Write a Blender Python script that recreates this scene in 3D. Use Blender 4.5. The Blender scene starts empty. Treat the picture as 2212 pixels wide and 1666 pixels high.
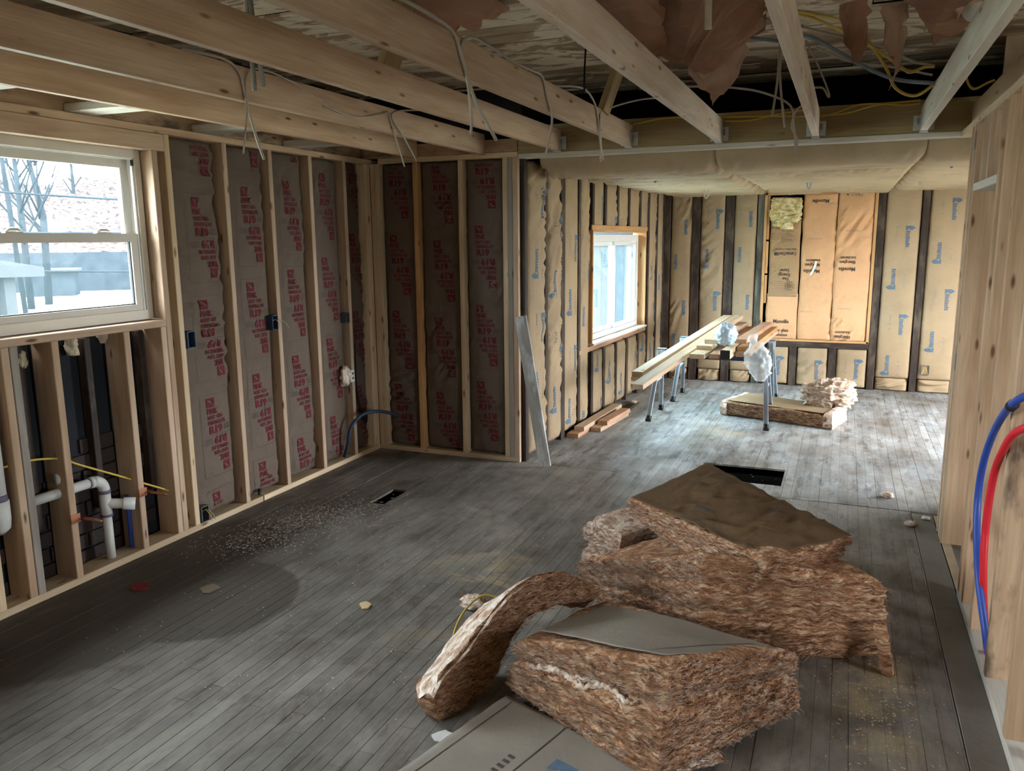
import bpy, bmesh, math, random
import numpy as np
from mathutils import Vector, Matrix

sc = bpy.context.scene
COL = sc.collection
random.seed(7)

# ------------------------------------------------------------------ camera, world, lights, exposure
CAM_R = (0.924421, 0.381264, -0.009030)
def _cam():
    yaw, pitch, roll = -0.39124, 0.18041, -0.00918
    fw = Vector((math.sin(yaw)*math.cos(pitch), math.cos(yaw)*math.cos(pitch), -math.sin(pitch)))
    r = Vector((math.cos(yaw), -math.sin(yaw), 0)); u = r.cross(fw)
    r2 = r*math.cos(roll)+u*math.sin(roll); u2 = -r*math.sin(roll)+u*math.cos(roll)
    cd = bpy.data.cameras.new('camera'); co = bpy.data.objects.new('camera', cd); COL.objects.link(co)
    cd.sensor_fit = 'HORIZONTAL'; cd.sensor_width = 36.0; cd.lens = 1733.6*36.0/2212.0
    cd.clip_start = 0.05; cd.clip_end = 400
    m = Matrix((r2, u2, -fw)).transposed().to_4x4(); m.translation = Vector((0, 0, 1.65))
    co.matrix_world = m; sc.camera = co
_cam()

sc.view_settings.view_transform = 'Standard'
sc.view_settings.look = 'None'
sc.view_settings.gamma = 1.0
sc.view_settings.use_curve_mapping = False
sc.view_settings.exposure = 0.65
sc.cycles.max_bounces = 6
sc.cycles.diffuse_bounces = 4
sc.cycles.glossy_bounces = 3
sc.cycles.transmission_bounces = 4
sc.cycles.transparent_max_bounces = 8
sc.cycles.caustics_reflective = False
sc.cycles.caustics_refractive = False

W = bpy.data.worlds.new('sky'); sc.world = W; W.use_nodes = True
_bg = W.node_tree.nodes['Background']
_bg.inputs['Color'].default_value = (0.86, 0.93, 1.0, 1)
_bg.inputs['Strength'].default_value = 32.0

def sun_light(name, direction, energy, color, angle=0.02):
    l = bpy.data.lights.new(name, 'SUN'); l.energy = energy; l.color = color; l.angle = angle
    o = bpy.data.objects.new(name, l); COL.objects.link(o)
    o.rotation_euler = Vector(direction).to_track_quat('-Z', 'Y').to_euler(); return o
# sun from behind the house: lights the hillside beyond the left window
sun_light('sun', (-0.07, 0.55, -0.83), 16.0, (1.0, 0.95, 0.86))

def area_light(name, loc, direction, sx, sy, energy, color=(1, 1, 1), portal=False):
    l = bpy.data.lights.new(name, 'AREA'); l.shape = 'RECTANGLE'; l.size = sx; l.size_y = sy
    l.energy = energy; l.color = color
    o = bpy.data.objects.new(name, l); COL.objects.link(o); o.location = loc
    o.rotation_euler = Vector(direction).to_track_quat('-Z', 'Z').to_euler()
    if portal: l.cycles.is_portal = True
    return o
# portals in the windows and openings (they add no light of their own, they only guide the sky light)
area_light('sky_portal', (-3.53, 2.79, 1.68), (1, 0, 0), 0.92, 0.86, 1, portal=True)
area_light('sky_portal', (-2.16, 7.85, 1.2), (1, 0, 0), 1.62, 1.05, 1, portal=True)
area_light('sky_portal', (-3.53, -1.00, 1.60), (1, 0, 0), 2.20, 1.00, 1, portal=True)
area_light('sky_portal', (4.16, 1.80, 0.95), (-1, 0, 0), 1.10, 1.00, 1, portal=True)
area_light('sky_portal', (2.96, 7.30, 1.00), (-1, 0, 0), 1.70, 1.90, 1, portal=True)
# ------------------------------------------------------------------ helpers
def _h(ix, iy, iz, s):
    n = (ix*374761393 + iy*668265263 + iz*2147483647 + s*974634777).astype(np.int64) & 0xffffffff
    n = ((n ^ (n >> 13))*1274126177) & 0xffffffff
    n = (n ^ (n >> 16)) & 0xffffff
    return n/float(0xffffff)*2-1
def vnoise(p, s=0):
    p = np.asarray(p, float); i = np.floor(p).astype(np.int64); f = p-i; f = f*f*(3-2*f); out = 0
    for dx in (0, 1):
        wx = f[:, 0] if dx else 1-f[:, 0]
        for dy in (0, 1):
            wy = f[:, 1] if dy else 1-f[:, 1]
            for dz in (0, 1):
                wz = f[:, 2] if dz else 1-f[:, 2]
                out = out + wx*wy*wz*_h(i[:, 0]+dx, i[:, 1]+dy, i[:, 2]+dz, s)
    return out
def fbm(p, s=0, o=3):
    p = np.asarray(p, float); a = 1.0; t = 0; n = 0
    for k in range(o):
        t = t + a*vnoise(p*(2**k), s+k*17); n += a; a *= .5
    return t/n

def link(o, parent=None):
    COL.objects.link(o)
    if parent is not None:
        o.parent = parent
        b = parent.get('_base')
        if b is not None:
            o.matrix_parent_inverse = Matrix.Translation(Vector(b)).inverted()
    return o
def mesh_obj(name, verts, faces, mat, parent=None, smooth=False):
    me = bpy.data.meshes.new(name)
    me.from_pydata([tuple(map(float, v)) for v in verts], [], [tuple(int(i) for i in f) for f in faces])
    if smooth: me.shade_smooth()
    me.materials.append(mat); me.update()
    return link(bpy.data.objects.new(name, me), parent)
def tag(o, label=None, cat=None, group=None, kind=None):
    if label: o['label'] = label
    if cat: o['category'] = cat
    if group: o['group'] = group
    if kind: o['kind'] = kind
    return o
def thing(name, loc, label, cat, group=None):
    o = bpy.data.objects.new(name, None); o.location = loc; o.empty_display_size = 0.05
    o['_base'] = [float(c) for c in loc]; COL.objects.link(o)
    return tag(o, label, cat, group)
class MB:
    """collects boxes, tubes and grids into one mesh"""
    def __init__(s): s.v = []; s.f = []
    def add(s, v, f):
        n = len(s.v); s.v += [tuple(map(float, x)) for x in v]; s.f += [tuple(int(i)+n for i in q) for q in f]; return s
    def box(s, a, b):
        x0, y0, z0 = a; x1, y1, z1 = b
        return s.add([(x0, y0, z0), (x1, y0, z0), (x1, y1, z0), (x0, y1, z0), (x0, y0, z1), (x1, y0, z1), (x1, y1, z1), (x0, y1, z1)],
                     [(0, 3, 2, 1), (4, 5, 6, 7), (0, 1, 5, 4), (1, 2, 6, 5), (2, 3, 7, 6), (3, 0, 4, 7)])
    def obox(s, c, ax, half):
        c = Vector(c); A = [Vector(a).normalized()*h for a, h in zip(ax, half)]
        P = [c+A[0]*i+A[1]*j+A[2]*k for k in (-1, 1) for i, j in ((-1, -1), (1, -1), (1, 1), (-1, 1))]
        return s.add(P, [(0, 3, 2, 1), (4, 5, 6, 7), (0, 1, 5, 4), (1, 2, 6, 5), (2, 3, 7, 6), (3, 0, 4, 7)])
    def tube(s, pts, r, seg=8, cap=True):
        P = [Vector(p) for p in pts]; rings = []; up = None
        R = r if isinstance(r, (list, tuple)) else [r]*len(P)
        for i, p in enumerate(P):
            t = (P[min(i+1, len(P)-1)]-P[max(i-1, 0)]).normalized()
            if up is None: up = Vector((0, 0, 1)) if abs(t.z) < .9 else Vector((1, 0, 0))
            a = t.cross(up).normalized(); b = a.cross(t).normalized(); up = b
            rings.append([p+(a*math.cos(q)+b*math.sin(q))*R[i] for q in [2*math.pi*k/seg for k in range(seg)]])
        v = [q for g in rings for q in g]; f = []
        for i in range(len(P)-1):
            for k in range(seg):
                k2 = (k+1) % seg; f.append((i*seg+k, i*seg+k2, (i+1)*seg+k2, (i+1)*seg+k))
        if cap: f += [tuple(range(seg))[::-1], tuple((len(P)-1)*seg+k for k in range(seg))]
        return s.add(v, f)
    def build(s, name, mat, parent=None, smooth=False): return mesh_obj(name, s.v, s.f, mat, parent, smooth)
def spline(pts, n=8):
    P = [np.array(p, float) for p in pts]; P = [2*P[0]-P[1]]+P+[2*P[-1]-P[-2]]; out = []
    for i in range(1, len(P)-2):
        for k in range(n):
            t = k/n; a, b, c, d = P[i-1:i+3]
            out.append(.5*((2*b)+(c-a)*t+(2*a-5*b+4*c-d)*t*t+(3*b-a-3*c+d)*t**3))
    out.append(P[-2]); return out
def cable(name, pts, r, mat, parent=None, n=7, seg=6):
    return MB().tube(spline(pts, n), r, seg).build(name, mat, parent, True)
def lumber(name, p0, p1, w, h, mat, parent=None, up=(0, 0, 1), ch=.003):
    """sawn board: length along its own X, width w along Y, thickness h along Z, eased long edges"""
    p0 = Vector(p0); p1 = Vector(p1); L = (p1-p0).length; X = (p1-p0).normalized(); U = Vector(up)
    Z = (U-X*U.dot(X)).normalized(); Y = Z.cross(X)
    a, b = w/2, h/2
    cs = [(-a+ch, -b), (a-ch, -b), (a, -b+ch), (a, b-ch), (a-ch, b), (-a+ch, b), (-a, b-ch), (-a, -b+ch)]
    v = [(x, y, z) for x in (-L/2, L/2) for y, z in cs]
    f = [(i, (i+1) % 8, 8+(i+1) % 8, 8+i) for i in range(8)]+[tuple(range(8))[::-1], tuple(range(8, 16))]
    o = mesh_obj(name, v, f, mat, None if parent is None else parent)
    m = Matrix((X, Y, Z)).transposed().to_4x4(); m.translation = (p0+p1)/2
    o.matrix_basis = m
    return o
def copy_of(src, mat4, parent=None):
    o = src.copy(); link(o, parent); o.matrix_basis = mat4; return o
def grid_faces(nu, nv, off=0, flip=False):
    f = []
    for j in range(nv):
        for i in range(nu):
            a = off+j*(nu+1)+i; q = (a, a+1, a+nu+2, a+nu+1)
            f.append(q[::-1] if flip else q)
    return f
# ------------------------------------------------------------------ materials
class NT:
    def __init__(s, name):
        s.m = bpy.data.materials.new(name); s.m.use_nodes = True; s.t = s.m.node_tree; s.n = s.t.nodes; s.l = s.t.links
        s.b = s.n['Principled BSDF']; s.out = s.n['Material Output']
        s.b.inputs['Specular IOR Level'].default_value = 0.3
    def node(s, typ, **kw):
        nd = s.n.new(typ)
        for k, v in kw.items():
            if hasattr(nd, k): setattr(nd, k, v)
            else: nd.inputs[k.replace('_', ' ')].default_value = v
        return nd
    def link(s, a, b): s.l.new(a, b)
    def coords(s, kind='Object', scale=(1, 1, 1), rand=True, loc=(0, 0, 0)):
        if kind == 'World': src = s.n.new('ShaderNodeNewGeometry').outputs['Position']
        else: src = s.n.new('ShaderNodeTexCoord').outputs[kind]
        mp = s.n.new('ShaderNodeMapping'); mp.inputs['Scale'].default_value = scale; mp.inputs['Location'].default_value = loc
        if rand and kind == 'Object':
            oi = s.n.new('ShaderNodeObjectInfo'); mu = s.n.new('ShaderNodeVectorMath'); mu.operation = 'MULTIPLY_ADD'
            cb = s.n.new('ShaderNodeCombineXYZ')
            for k in range(3): s.link(oi.outputs['Random'], cb.inputs[k])
            s.link(cb.outputs[0], mu.inputs[0]); mu.inputs[1].default_value = (37.0, 11.0, 23.0); s.link(src, mu.inputs[2]); src = mu.outputs[0]
        s.link(src, mp.inputs['Vector']); return mp.outputs[0]
    def noise(s, vec, scale=5, detail=4, rough=.55, dist=0):
        nd = s.n.new('ShaderNodeTexNoise'); nd.inputs['Scale'].default_value = scale; nd.inputs['Detail'].default_value = detail
        nd.inputs['Roughness'].default_value = rough; nd.inputs['Distortion'].default_value = dist
        s.link(vec, nd.inputs['Vector']); return nd.outputs['Fac']
    def ramp(s, fac, stops, interp='LINEAR'):
        r = s.n.new('ShaderNodeValToRGB'); r.color_ramp.interpolation = interp; e = r.color_ramp.elements
        while len(e) < len(stops): e.new(.5)
        for k, (p, c) in enumerate(stops):
            e[k].position = p; e[k].color = (c, c, c, 1) if isinstance(c, (int, float)) else (*c, 1)
        s.link(fac, r.inputs['Fac']); return r.outputs['Color']
    def mix(s, fac, a, b, mode='MIX'):
        m = s.n.new('ShaderNodeMix'); m.data_type = 'RGBA'; m.blend_type = mode
        for sock, v in ((m.inputs[0], fac), (m.inputs[6], a), (m.inputs[7], b)):
            if isinstance(v, (int, float)): sock.default_value = v
            elif isinstance(v, tuple): sock.default_value = (*v, 1)
            else: s.link(v, sock)
        return m.outputs[2]
    def math(s, op, a, b=0.0, c=None):
        m = s.n.new('ShaderNodeMath'); m.operation = op
        for k, v in enumerate((a, b) if c is None else (a, b, c)):
            if isinstance(v, (int, float)): m.inputs[k].default_value = v
            else: s.link(v, m.inputs[k])
        return m.outputs[0]
    def bump(s, h, strength=.3, dist=.01):
        b = s.n.new('ShaderNodeBump'); b.inputs['Strength'].default_value = strength; b.inputs['Distance'].default_value = dist
        s.link(h, b.inputs['Height']); s.link(b.outputs[0], s.b.inputs['Normal'])
    def color(s, c):
        if isinstance(c, tuple): s.b.inputs['Base Color'].default_value = (*c, 1)
        else: s.link(c, s.b.inputs['Base Color'])
    def set(s, **kw):
        for k, v in kw.items(): s.b.inputs[k.replace('_', ' ')].default_value = v
        return s.m

def plain(name, c, rough=.6, metal=0.0, var=.12, scale=6):
    t = NT(name); v = t.coords('Object', (1, 1, 1)); n = t.noise(v, scale, 3)
    d = tuple(x*(1-var) for x in c); l = tuple(min(1, x*(1+var)) for x in c)
    t.color(t.ramp(n, [(.3, d), (.7, l)])); return t.set(Roughness=rough, Metallic=metal)
def wood(name, dark, light, knots=True, knot_col=(.10, .045, .02), grain=.5, stain=None, rough=.62):
    t = NT(name)
    big = t.noise(t.coords('Object', (.9, 7, 7)), 2.2, 3, .5, .4)
    col = t.ramp(big, [(.28, dark), (.72, light)])
    fine = t.noise(t.coords('Object', (2.0, 70, 70)), 2.0, 3, .6)
    col = t.mix(grain, col, t.ramp(fine, [(.25, .55), (.7, 1.0)]), 'MULTIPLY')
    if knots:
        v = t.n.new('ShaderNodeTexVoronoi'); v.inputs['Scale'].default_value = 1.0; v.inputs['Randomness'].default_value = 1.0
        t.link(t.coords('Object', (4.2, 15, 15)), v.inputs['Vector'])
        k = t.ramp(v.outputs['Distance'], [(.06, 1.0), (.11, .6), (.16, 0.0)])
        col = t.mix(k, col, knot_col)
    oi = t.n.new('ShaderNodeObjectInfo')
    col = t.mix(1.0, col, t.ramp(oi.outputs['Random'], [(0, .80), (1, 1.08)]), 'MULTIPLY')
    if stain:
        s = t.noise(t.coords('Object', (1.2, 3, 3)), 3.0, 4, .6)
        col = t.mix(t.ramp(s, [(.48, 0.0), (.66, .8)]), col, stain)
    t.color(col); t.bump(fine, .12, .004); return t.set(Roughness=rough)
def fibre(name, cols, sz=44.0, streak=(6.5, 6.5, 1.0)):
    """glass-fibre edge: wavy strands running along the layers"""
    t = NT(name)
    v = t.coords('Object', (1, 1, 1), rand=False)
    wob = t.noise(v, 14, 3, .55)
    cb = t.n.new('ShaderNodeSeparateXYZ'); t.link(v, cb.inputs[0])
    z = t.math('MULTIPLY_ADD', wob, .05, cb.outputs[2])
    cc = t.n.new('ShaderNodeCombineXYZ'); t.link(cb.outputs[0], cc.inputs[0]); t.link(cb.outputs[1], cc.inputs[1]); t.link(z, cc.inputs[2])
    mp = t.n.new('ShaderNodeMapping'); mp.inputs['Scale'].default_value = (streak[0], streak[1], sz); t.link(cc.outputs[0], mp.inputs['Vector'])
    n1 = t.noise(mp.outputs[0], 3.0, 5, .72, .3)
    n2 = t.noise(v, 6.5, 4, .6)
    col = t.ramp(n1, [(.37, cols[0]), (.455, cols[1]), (.525, cols[2]), (.61, cols[3])])
    col = t.mix(t.ramp(n2, [(.40, 0.0), (.75, .45)]), col, cols[4])
    t.color(col); t.bump(n1, .9, .012); return t.set(Roughness=.95)
def kraft(name, c, dirt, dirt_amt=.5, wr=.35, var=.14):
    t = NT(name); v = t.coords('Object', (1, 1, 1))
    n = t.noise(v, 3.2, 5, .6); m = t.noise(v, 46, 4, .6)
    col = t.ramp(n, [(.3, tuple(x*(1-var) for x in c)), (.7, tuple(min(1, x*(1+var)) for x in c))])
    col = t.mix(t.ramp(n, [(.52, 0.0), (.75, dirt_amt)]), col, dirt)
    cr = t.math('ABSOLUTE', t.math('SUBTRACT', t.noise(v, 7.5, 4, .55, 1.2), .5)); t.color(col); t.bump(t.math('MULTIPLY_ADD', cr, 1.3, t.noise(v, 16, 5, .65, .8)), min(1, wr*1.15), .013); return t.set(Roughness=.72)

M = {}
M['pine'] = wood('pine', (.52, .33, .20), (.70, .51, .34))
M['pine_pink'] = wood('pine_pink', (.50, .33, .215), (.68, .505, .355), knot_col=(.16, .06, .025))
M['pine_fresh'] = wood('pine_fresh', (.60, .42, .25), (.78, .62, .42), knot_col=(.22, .10, .04))
M['pine_orange'] = wood('pine_orange', (.52, .26, .10), (.68, .40, .18))
M['pine_grey'] = wood('pine_grey', (.30, .26, .22), (.48, .43, .37), knot_col=(.08, .06, .05))
M['pine_white'] = wood('pine_white', (.62, .56, .47), (.80, .76, .68), grain=.35, knot_col=(.25, .17, .11))
M['pine_pale'] = wood('pine_pale', (.58, .44, .33), (.76, .63, .51), knot_col=(.22, .11, .06))
M['pine_brown'] = wood('pine_brown', (.44, .27, .155), (.60, .41, .26), knot_col=(.13, .05, .02))
M['pine_stained'] = wood('pine_stained', (.44, .27, .16), (.60, .42, .27), stain=(.03, .018, .012))
M['cedar'] = wood('cedar', (.46, .24, .14), (.62, .36, .23), knot_col=(.12, .045, .03))
M['old_stud'] = wood('old_stud', (.022, .014, .010), (.062, .038, .027), knots=False, grain=.7, stain=(.11, .082, .058))
M['old_stud_bark'] = wood('old_stud_bark', (.05, .045, .035), (.26, .25, .20), knots=False, grain=.7, stain=(.02, .015, .012))
M['treated'] = wood('treated', (.34, .245, .115), (.48, .36, .18), knot_col=(.09, .05, .025))
M['osb'] = kraft('osb', (.50, .38, .25), (.30, .20, .12), .6, .3, .3)
M['weathered'] = wood('weathered', (.36, .34, .31), (.60, .58, .55), knots=False, grain=.6, stain=(.74, .75, .76), rough=.5)
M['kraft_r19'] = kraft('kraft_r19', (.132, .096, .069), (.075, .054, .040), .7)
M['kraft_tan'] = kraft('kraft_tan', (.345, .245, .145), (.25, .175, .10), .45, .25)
M['kraft_ceiling'] = kraft('kraft_ceiling', (.44, .335, .21), (.33, .25, .155), .4, .3)
M['kraft_orange'] = kraft('kraft_orange', (.60, .335, .170), (.49, .26, .125), .4, .45)
M['kraft_brown'] = kraft('kraft_brown', (.36, .225, .115), (.22, .135, .07), .6, .5)
M['kraft_grey'] = kraft('kraft_grey', (.275, .235, .192), (.20, .17, .145), .5, .16)
M['kraft_pile'] = kraft('kraft_pile', (.140, .082, .040), (.095, .057, .030), .5, .4)
M['fibre'] = fibre('fibre', [(.14, .055, .026), (.30, .138, .068), (.46, .245, .132), (.68, .49, .335), (.38, .18, .088)])
M['fibre_pale'] = fibre('fibre_pale', [(.20, .10, .065), (.40, .25, .175), (.58, .42, .32), (.78, .70, .63), (.50, .36, .27)])
M['fibre_dark'] = fibre('fibre_dark', [(.07, .028, .013), (.18, .082, .040), (.33, .170, .09), (.56, .38, .25), (.27, .125, .062)])
M['fibre_yellow'] = fibre('fibre_yellow', [(.36, .25, .08), (.54, .42, .17), (.66, .55, .29), (.80, .72, .48), (.58, .46, .22)], 8)
M['fibre_fluff'] = fibre('fibre_fluff', [(.34, .20, .13), (.52, .36, .26), (.70, .56, .45), (.86, .79, .72), (.62, .45, .34)], 6)
M['foam'] = plain('foam', (.62, .52, .36), .85)
M['vinyl'] = plain('vinyl', (.62, .585, .52), .45, 0, .04)
M['vinyl_white'] = plain('vinyl_white', (.74, .75, .74), .4, 0, .04)
M['rubber'] = plain('rubber', (.02, .02, .022), .7)
M['sheathing'] = plain('sheathing', (.016, .018, .022), .9, 0, .4, 2)
M['brick'] = kraft('brick', (.036, .023, .019), (.02, .014, .012), .6, .4)
M['void'] = plain('void', (.010, .008, .007), .95, 0, .5, 1.5)
M['pvc'] = plain('pvc', (.60, .60, .57), .35, 0, .05)
M['purple'] = plain('purple', (.14, .11, .17), .4)
M['copper'] = plain('copper', (.42, .175, .105), .35, .7)
M['pex_blue'] = plain('pex_blue', (.035, .075, .33), .35, 0, .1)
M['pex_red'] = plain('pex_red', (.62, .025, .035), .35, 0, .1)
M['galv'] = plain('galv', (.55, .56, .56), .4, .6, .2, 20)
M['steel_blue'] = plain('steel_blue', (.46, .53, .60), .35, .25, .15)
M['beam_blue'] = plain('beam_blue', (.055, .085, .15), .45, .2)
M['cable_white'] = plain('cable_white', (.43, .38, .32), .45, 0, .1)
M['cable_grey'] = plain('cable_grey', (.22, .20, .185), .5, 0, .1)
M['cable_yellow'] = plain('cable_yellow', (.64, .46, .09), .45, 0, .1)
M['cable_blue'] = plain('cable_blue', (.23, .30, .38), .5, 0, .1)
M['cable_black'] = plain('cable_black', (.012, .012, .012), .5)
M['box_blue'] = plain('box_blue', (.03, .055, .10), .45)
M['box_grey'] = plain('box_grey', (.10, .115, .125), .4, .3)
M['white_plastic'] = plain('white_plastic', (.72, .70, .67), .35, 0, .04)
M['red_print'] = plain('red_print', (.125, .015, .022), .8, 0, .2, 30)
M['dark_print'] = plain('dark_print', (.075, .06, .052), .8, 0, .2, 30)
M['black_print'] = plain('black_print', (.045, .035, .035), .8, 0, .2, 30)
M['grey_print'] = plain('grey_print', (.26, .215, .165), .8, 0, .2, 30)
M['blue_print'] = plain('blue_print', (.095, .14, .195), .8, 0, .15, 30)
M['tape'] = plain('tape', (.72, .76, .70), .5)
M['sawdust'] = kraft('sawdust', (.62, .47, .27), (.45, .34, .20), .4, .3)
M['dust_bits'] = plain('dust_bits', (.62, .58, .52), .8)
M['cardboard'] = plain('cardboard', (.22, .17, .12), .85)
M['red_cloth'] = plain('red_cloth', (.20, .02, .025), .8)
M['felt_paper'] = kraft('felt_paper', (.34, .18, .11), (.16, .08, .05), .6, .4, .3)
M['felt_light'] = kraft('felt_light', (.52, .35, .26), (.36, .22, .16), .5, .3, .2)
M['duct'] = plain('duct', (.42, .50, .47), .4, .4)
M['register'] = plain('register', (.12, .085, .065), .5, .3)

def glassy(name, tint, haze, hazecol):
    t = NT(name); tr = t.node('ShaderNodeBsdfTransparent'); tr.inputs['Color'].default_value = (*tint, 1)
    gl = t.node('ShaderNodeBsdfGlossy'); gl.inputs['Roughness'].default_value = .03; gl.inputs['Color'].default_value = (1, 1, 1, 1)
    fr = t.node('ShaderNodeFresnel'); fr.inputs['IOR'].default_value = 1.06
    mx = t.node('ShaderNodeMixShader'); t.link(fr.outputs[0], mx.inputs[0]); t.link(tr.outputs[0], mx.inputs[1]); t.link(gl.outputs[0], mx.inputs[2])
    df = t.node('ShaderNodeBsdfTranslucent'); df.inputs['Color'].default_value = (*hazecol, 1)
    m2 = t.node('ShaderNodeMixShader'); m2.inputs[0].default_value = haze
    t.link(mx.outputs[0], m2.inputs[1]); t.link(df.outputs[0], m2.inputs[2]); t.link(m2.outputs[0], t.out.inputs['Surface'])
    return t.m
M['glass'] = glassy('glass', (.95, .98, .98), .005, (.6, .9, 1.0))
M['glass_dusty'] = glassy('glass_dusty', (.80, .93, .96), .045, (.62, .82, .92))
def film(name, c, a):
    t = NT(name); tr = t.node('ShaderNodeBsdfTransparent'); mx = t.node('ShaderNodeMixShader'); mx.inputs[0].default_value = a
    t.color(c); t.set(Roughness=.2); t.b.inputs['Specular IOR Level'].default_value = .6
    t.link(tr.outputs[0], mx.inputs[1]); t.link(t.b.outputs[0], mx.inputs[2]); t.link(mx.outputs[0], t.out.inputs['Surface']); return t.m
M['film'] = film('plastic_film', (.82, .88, .92), .34)
M['film_blue'] = film('plastic_film_blue', (.56, .72, .86), .8)

def decking():
    t = NT('decking'); v = t.coords('World', (1, 1, 1))
    a = t.noise(t.coords('World', (.42, 1.15, 1)), 2.0, 7, .62, 1.4)
    b = t.noise(t.coords('World', (2, 26, 1)), 2.0, 4, .6)
    col = t.ramp(a, [(.36, (.26, .18, .11)), (.49, (.48, .37, .25)), (.497, (.78, .69, .54)), (.575, (.70, .60, .45)), (.585, (.34, .24, .16)), (.70, (.50, .39, .27))])
    col = t.mix(.35, col, t.ramp(b, [(.3, .6), (.7, 1.0)]), 'MULTIPLY')
    t.color(col); t.bump(a, .6, .03); return t.set(Roughness=.85)
M['decking'] = decking()

def floor_mat():
    t = NT('floorboard')
    pos = t.coords('World', (1, 1, 1)); sx = t.n.new('ShaderNodeSeparateXYZ'); t.link(pos, sx.inputs[0]); X, Y = sx.outputs[0], sx.outputs[1]
    at = t.n.new('ShaderNodeAttribute'); at.attribute_name = 'tone'; tone = at.outputs['Fac']
    g = t.noise(t.coords('World', (16, 1.6, 1)), 2.6, 5, .62, .5)
    p = t.noise(pos, 1.7, 5, .62); q = t.noise(t.coords('World', (3.2, 1.1, 1)), 3.0, 6, .7)
    col = t.ramp(g, [(.25, (.115, .096, .078)), (.6, (.185, .160, .135)), (.8, (.25, .222, .192))])
    dusty = t.ramp(q, [(.40, 0.0), (.62, .75)])
    col = t.mix(dusty, col, (.255, .235, .208))                      # grey plaster dust trodden into the boards
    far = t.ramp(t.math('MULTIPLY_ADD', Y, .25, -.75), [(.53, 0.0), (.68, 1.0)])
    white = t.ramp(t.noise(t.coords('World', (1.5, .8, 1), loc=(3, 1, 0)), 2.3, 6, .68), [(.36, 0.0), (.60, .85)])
    col = t.mix(t.math('MULTIPLY', far, white), col, (.47, .485, .50))   # far room plaster dust, with sky reflection painted into its pale bluish tone
    worn = t.ramp(t.noise(t.coords('World', (5.5, 1.2, 1), loc=(7, 3, 0)), 2.6, 5, .7), [(.51, 0.0), (.64, .7)])
    col = t.mix(worn, col, (.105, .078, .064))                      # old finish left in patches
    smear = t.ramp(t.noise(t.coords('World', (1.1, .7, 1), loc=(2, 9, 0)), 3.4, 8, .72, .9), [(.46, 0.0), (.60, .55)])
    col = t.mix(smear, col, (.30, .275, .24))                      # trodden dust smears across the boards
    blot = t.ramp(t.noise(t.coords('World', (1, .8, 1), loc=(5, 4, 0)), 1.3, 4, .6, .5), [(.40, .72), (.62, 1.12)])
    col = t.mix(1.0, col, blot, 'MULTIPLY')
    col = t.mix(1.0, col, t.ramp(tone, [(0, .88), (1, 1.10)]), 'MULTIPLY')
    def disc(cx, cy, rx, ry, s, soft):
        dx = t.math('DIVIDE', t.math('SUBTRACT', X, cx), rx); dy = t.math('DIVIDE', t.math('SUBTRACT', Y, cy), ry)
        d = t.math('SQRT', t.math('ADD', t.math('MULTIPLY', dx, dx), t.math('MULTIPLY', dy, dy)))
        d = t.math('ADD', d, t.math('MULTIPLY', t.math('SUBTRACT', p, .5), s))
        return t.ramp(d, [(1-soft if soft < 1 else 0, 1.0), (1.0, 0.0)])
    stain = t.math('MAXIMUM', disc(-2.72, 2.72, .47, .46, .3, .06), disc(-3.15, 2.25, .62, .55, .5, .12))
    stain = t.math('MAXIMUM', stain, disc(-3.2, 3.1, .55, .8, .5, .35))
    stain = t.math('MAXIMUM', stain, t.math('MULTIPLY', disc(-3.3, 2.6, 1.5, 2.0, .8, .7), .55))
    col = t.mix(t.math('MULTIPLY', stain, .86), col, (.072, .058, .047))  # old water and glue stain
    sd = t.noise(t.coords('World', (1.3, 2.2, 1)), 2.0, 6, .7, .7)
    dust = t.math('MULTIPLY', disc(-1.55, 3.35, .42, .75, 1.3, .8), t.ramp(sd, [(.48, 0.0), (.62, .55)]))
    dust2 = t.math('MULTIPLY', disc(.2, 2.95, .22, .5, 1.0, .8), t.ramp(sd, [(.42, 0.0), (.6, .6)]))
    dust3 = t.math('MULTIPLY', disc(-.75, 6.9, .35, .30, 1.0, .8), t.ramp(sd, [(.50, 0.0), (.60, .55)]))
    col = t.mix(t.math('MAXIMUM', t.math('MAXIMUM', dust, dust2), dust3), col, (.50, .38, .21))   # sawdust
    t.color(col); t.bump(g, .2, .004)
    t.link(t.ramp(q, [(.3, .52), (.7, .80)]), t.b.inputs['Roughness']); t.b.inputs['Specular IOR Level'].default_value = .22
    return t.m
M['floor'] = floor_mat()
M['subfloor'] = plain('subfloor', (.06, .045, .035), .9)
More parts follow.
